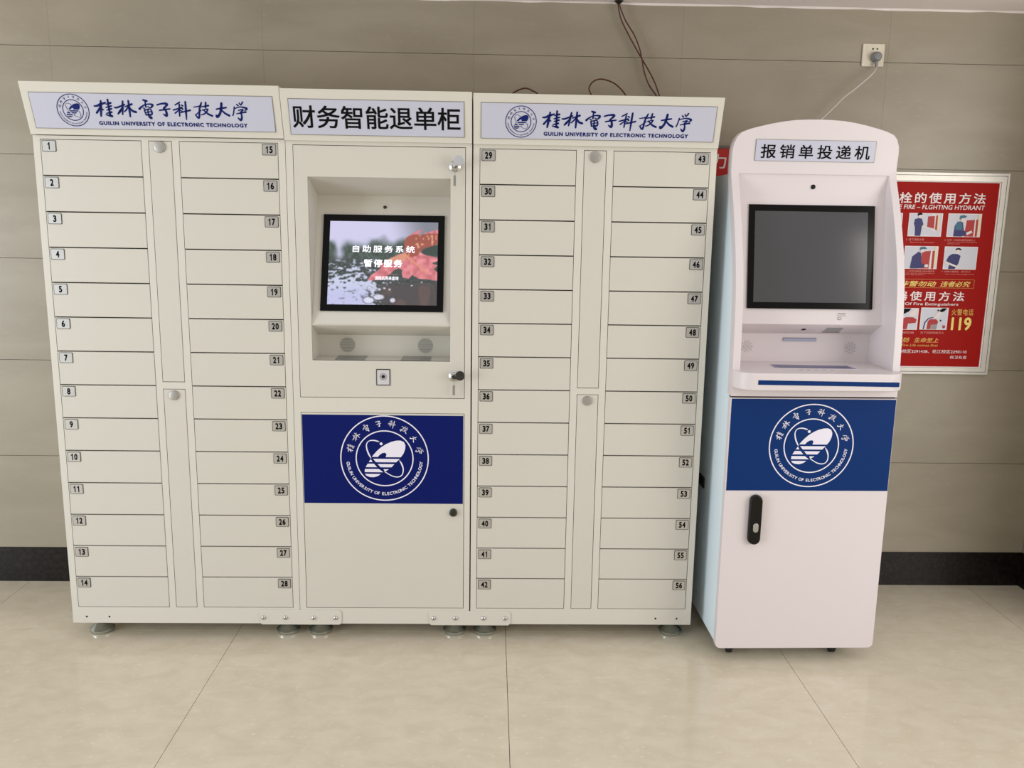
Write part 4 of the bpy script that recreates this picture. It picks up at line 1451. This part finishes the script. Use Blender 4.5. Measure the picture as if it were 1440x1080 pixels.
picture(3.1550, 3.2908, 1.4890, 1.5805, d2)
picture(3.3128, 3.4483, 1.4890, 1.5808, d3)
picture(3.1500, 3.2865, 1.3598, 1.4508, d4)
picture(3.3120, 3.4468, 1.3596, 1.4508, d5)
picture(3.0000, 3.1290, 1.4890, 1.5795, d5)
picture(3.1300, 3.2322, 1.1135, 1.2018, dA)
picture(3.2418, 3.3545, 1.1148, 1.2045, dB)

# red slogan board behind the locker and the kiosk
board = empty('slogan_board', (2.16, 0.512, 1.73), 'red slogan board with a white character, seen in the gap between locker and kiosk', 'sign')
off = tuple(board.location)
BF = lambda x, z, h=0.0: Vector((x, 0.5110 - h, z))
mb = MB()
mb.prism([(1.86, 1.60), (2.47, 1.60), (2.47, 1.8165), (1.86, 1.8165)], BF, -0.006, 0, mat('board_red', (196, 30, 24), 0.4))
mb.build('panel', board, off=off)
mb = MB()
mb.prism([(1.85, 1.8165), (2.48, 1.8165), (2.48, 1.8275), (1.85, 1.8275)], BF, -0.006, 0.004, mat('board_edge', (110, 96, 92), 0.5))
mb.build('top_edge', board, off=off)
mb = MB()
mb.text('力', BF, (2.3480, 1.7390, 2.4120, 1.7950), 0.0012, M_white, bold=0.015)
mb.build('lettering', board, off=off, merge=False)

# ------------------------------------------------------------------ socket, plug and cable
sock = empty('wall_socket', (2.958, 0.5176, 2.174), 'cream square wall socket with a grey plug, high on the tiled wall', 'socket')
sock['label'] = 'cream square wall socket high on the tiled wall above the kiosk'
off = tuple(sock.location)
SF = lambda x, z, h=0.0: Vector((x, 0.5176 - h, z))
mb = MB()
mb.prism([(2.9152, 2.1322), (3.0002, 2.1322), (3.0002, 2.2160), (2.9152, 2.2160)], SF, 0.0002, 0.0085, M_socket)
mb.build('face_plate', sock, off=off, bevel=0.003, seg=3)
mb = MB()
mb.prism([(2.929, 2.1400), (2.990, 2.1400), (2.990, 2.2080), (2.929, 2.2080)], SF, 0.008, 0.0096, M_socket)
mb.build('socket_insert', sock, off=off, bevel=0.001)
for x in (2.9534, 2.9700):
    mb = MB()
    mb.disc(SF, x, 2.1967, 0.0034, 0.009, 0.0101, M_hole, 12)
    mb.build('socket_hole', sock, off=off)
cable = empty('power_cable', (2.9648, 0.50, 2.1643), 'thin white power cable with grey round plug, hanging from the wall socket to the kiosk', 'cable')
off = tuple(cable.location)
mb = MB()
mb.lathe([(0.0195, 0.0105), (0.0195, 0.022), (0.017, 0.034), (0.013, 0.040), (0.006, 0.041)], (2.9640, 0.5176, 2.1655), M_plug, 28, 'y')
mb.prism([(2.9590, 2.150), (2.9700, 2.150), (2.9690, 2.128), (2.9620, 2.128)], SF, 0.018, 0.030, M_plug)
mb.build('plug', cable, off=off, bevel=0.001, smooth_deg=40)
mb = MB()
mb.tube([(2.9655, 0.4936, 2.130), (2.9600, 0.480, 2.1180), (2.9413, 0.462, 2.0990), (2.9168, 0.458, 2.0756), (2.8837, 0.458, 2.0464), (2.8375, 0.46, 2.0091),
         (2.8098, 0.46, 1.9798), (2.7563, 0.46, 1.9264), (2.66, 0.44, 1.84), (2.60, 0.39, 1.72), (2.58, 0.35, 1.6955)], 0.0026, M_cable, 8, 5)
mb.build('cord', cable, off=off, smooth_deg=60)

# ------------------------------------------------------------------ brown wires over the cabinets
def wire(pts, label, name='brown_wire'):
    mb = MB()
    mb.tube(pts, 0.0027, M_wire, 8, 5)
    c0 = pts[0]
    o = mb.build(name, loc=c0, off=c0, smooth_deg=60)
    tag(o, label, 'wire', 'brown wires above the cabinets')
    return o


wa = [(1.9601, 0.49, 2.3447), (1.9627, 0.49, 2.3226), (1.9729, 0.49, 2.2834), (1.9993, 0.49, 2.2345), (2.0294, 0.49, 2.1854), (2.0577, 0.492, 2.1426),
      (2.0861, 0.49, 2.0996), (2.113, 0.49, 2.053), (2.133, 0.49, 2.0043), (2.142, 0.47, 1.965), (2.13, 0.42, 1.9305)]
wb = [(1.9660, 0.49, 2.3447), (1.9695, 0.49, 2.3227), (1.9906, 0.49, 2.2772), (2.0241, 0.49, 2.2284), (2.0453, 0.49, 2.1857), (2.0577, 0.486, 2.1426),
      (2.0684, 0.49, 2.0993), (2.0883, 0.49, 2.0492), (2.1223, 0.49, 2.0041), (2.135, 0.46, 1.965), (2.11, 0.40, 1.9305)]
wire(wa, 'thin brown wire hanging from the ceiling, bulging left below the crossing'.replace('bulging left below', 'right strand below'))
wire(wb, 'thin brown wire hanging from the ceiling, left strand below the crossing')
mb = MB()
mb.lathe([(0.006, 0.0), (0.008, 0.002), (0.018, 0.010), (0.018, 0.0112)], (1.9630, 0.488, 2.3338), M_darkmetal, 14)
tag(mb.build('cable_grommet', loc=(1.963, 0.488, 2.3338), off=(1.963, 0.488, 2.3338)), 'small dark grommet where the wires leave the ceiling', 'grommet')
wire([(1.54, 0.40, 1.9300), (1.5629, 0.42, 1.9877), (1.5833, 0.42, 2.0049), (1.6143, 0.42, 2.0144), (1.6404, 0.42, 2.006), (1.6646, 0.42, 1.9895), (1.69, 0.40, 1.9300)],
     'low brown wire loop over the left end of the right header')
wire([(1.875, 0.40, 1.9300), (1.8640, 0.42, 1.9902), (1.8532, 0.42, 2.0178), (1.868, 0.42, 2.0429), (1.8989, 0.42, 2.0524), (1.9409, 0.42, 2.0413),
      (1.973, 0.42, 2.0181), (1.995, 0.42, 1.9906), (2.02, 0.40, 1.9300)], 'taller brown wire loop over the middle of the right header')
wire([(1.17, 0.40, 1.9330), (1.20, 0.42, 1.985), (1.26, 0.42, 1.9905), (1.32, 0.42, 1.984), (1.35, 0.40, 1.9330)],
     'flat brown wire barely showing over the middle header')
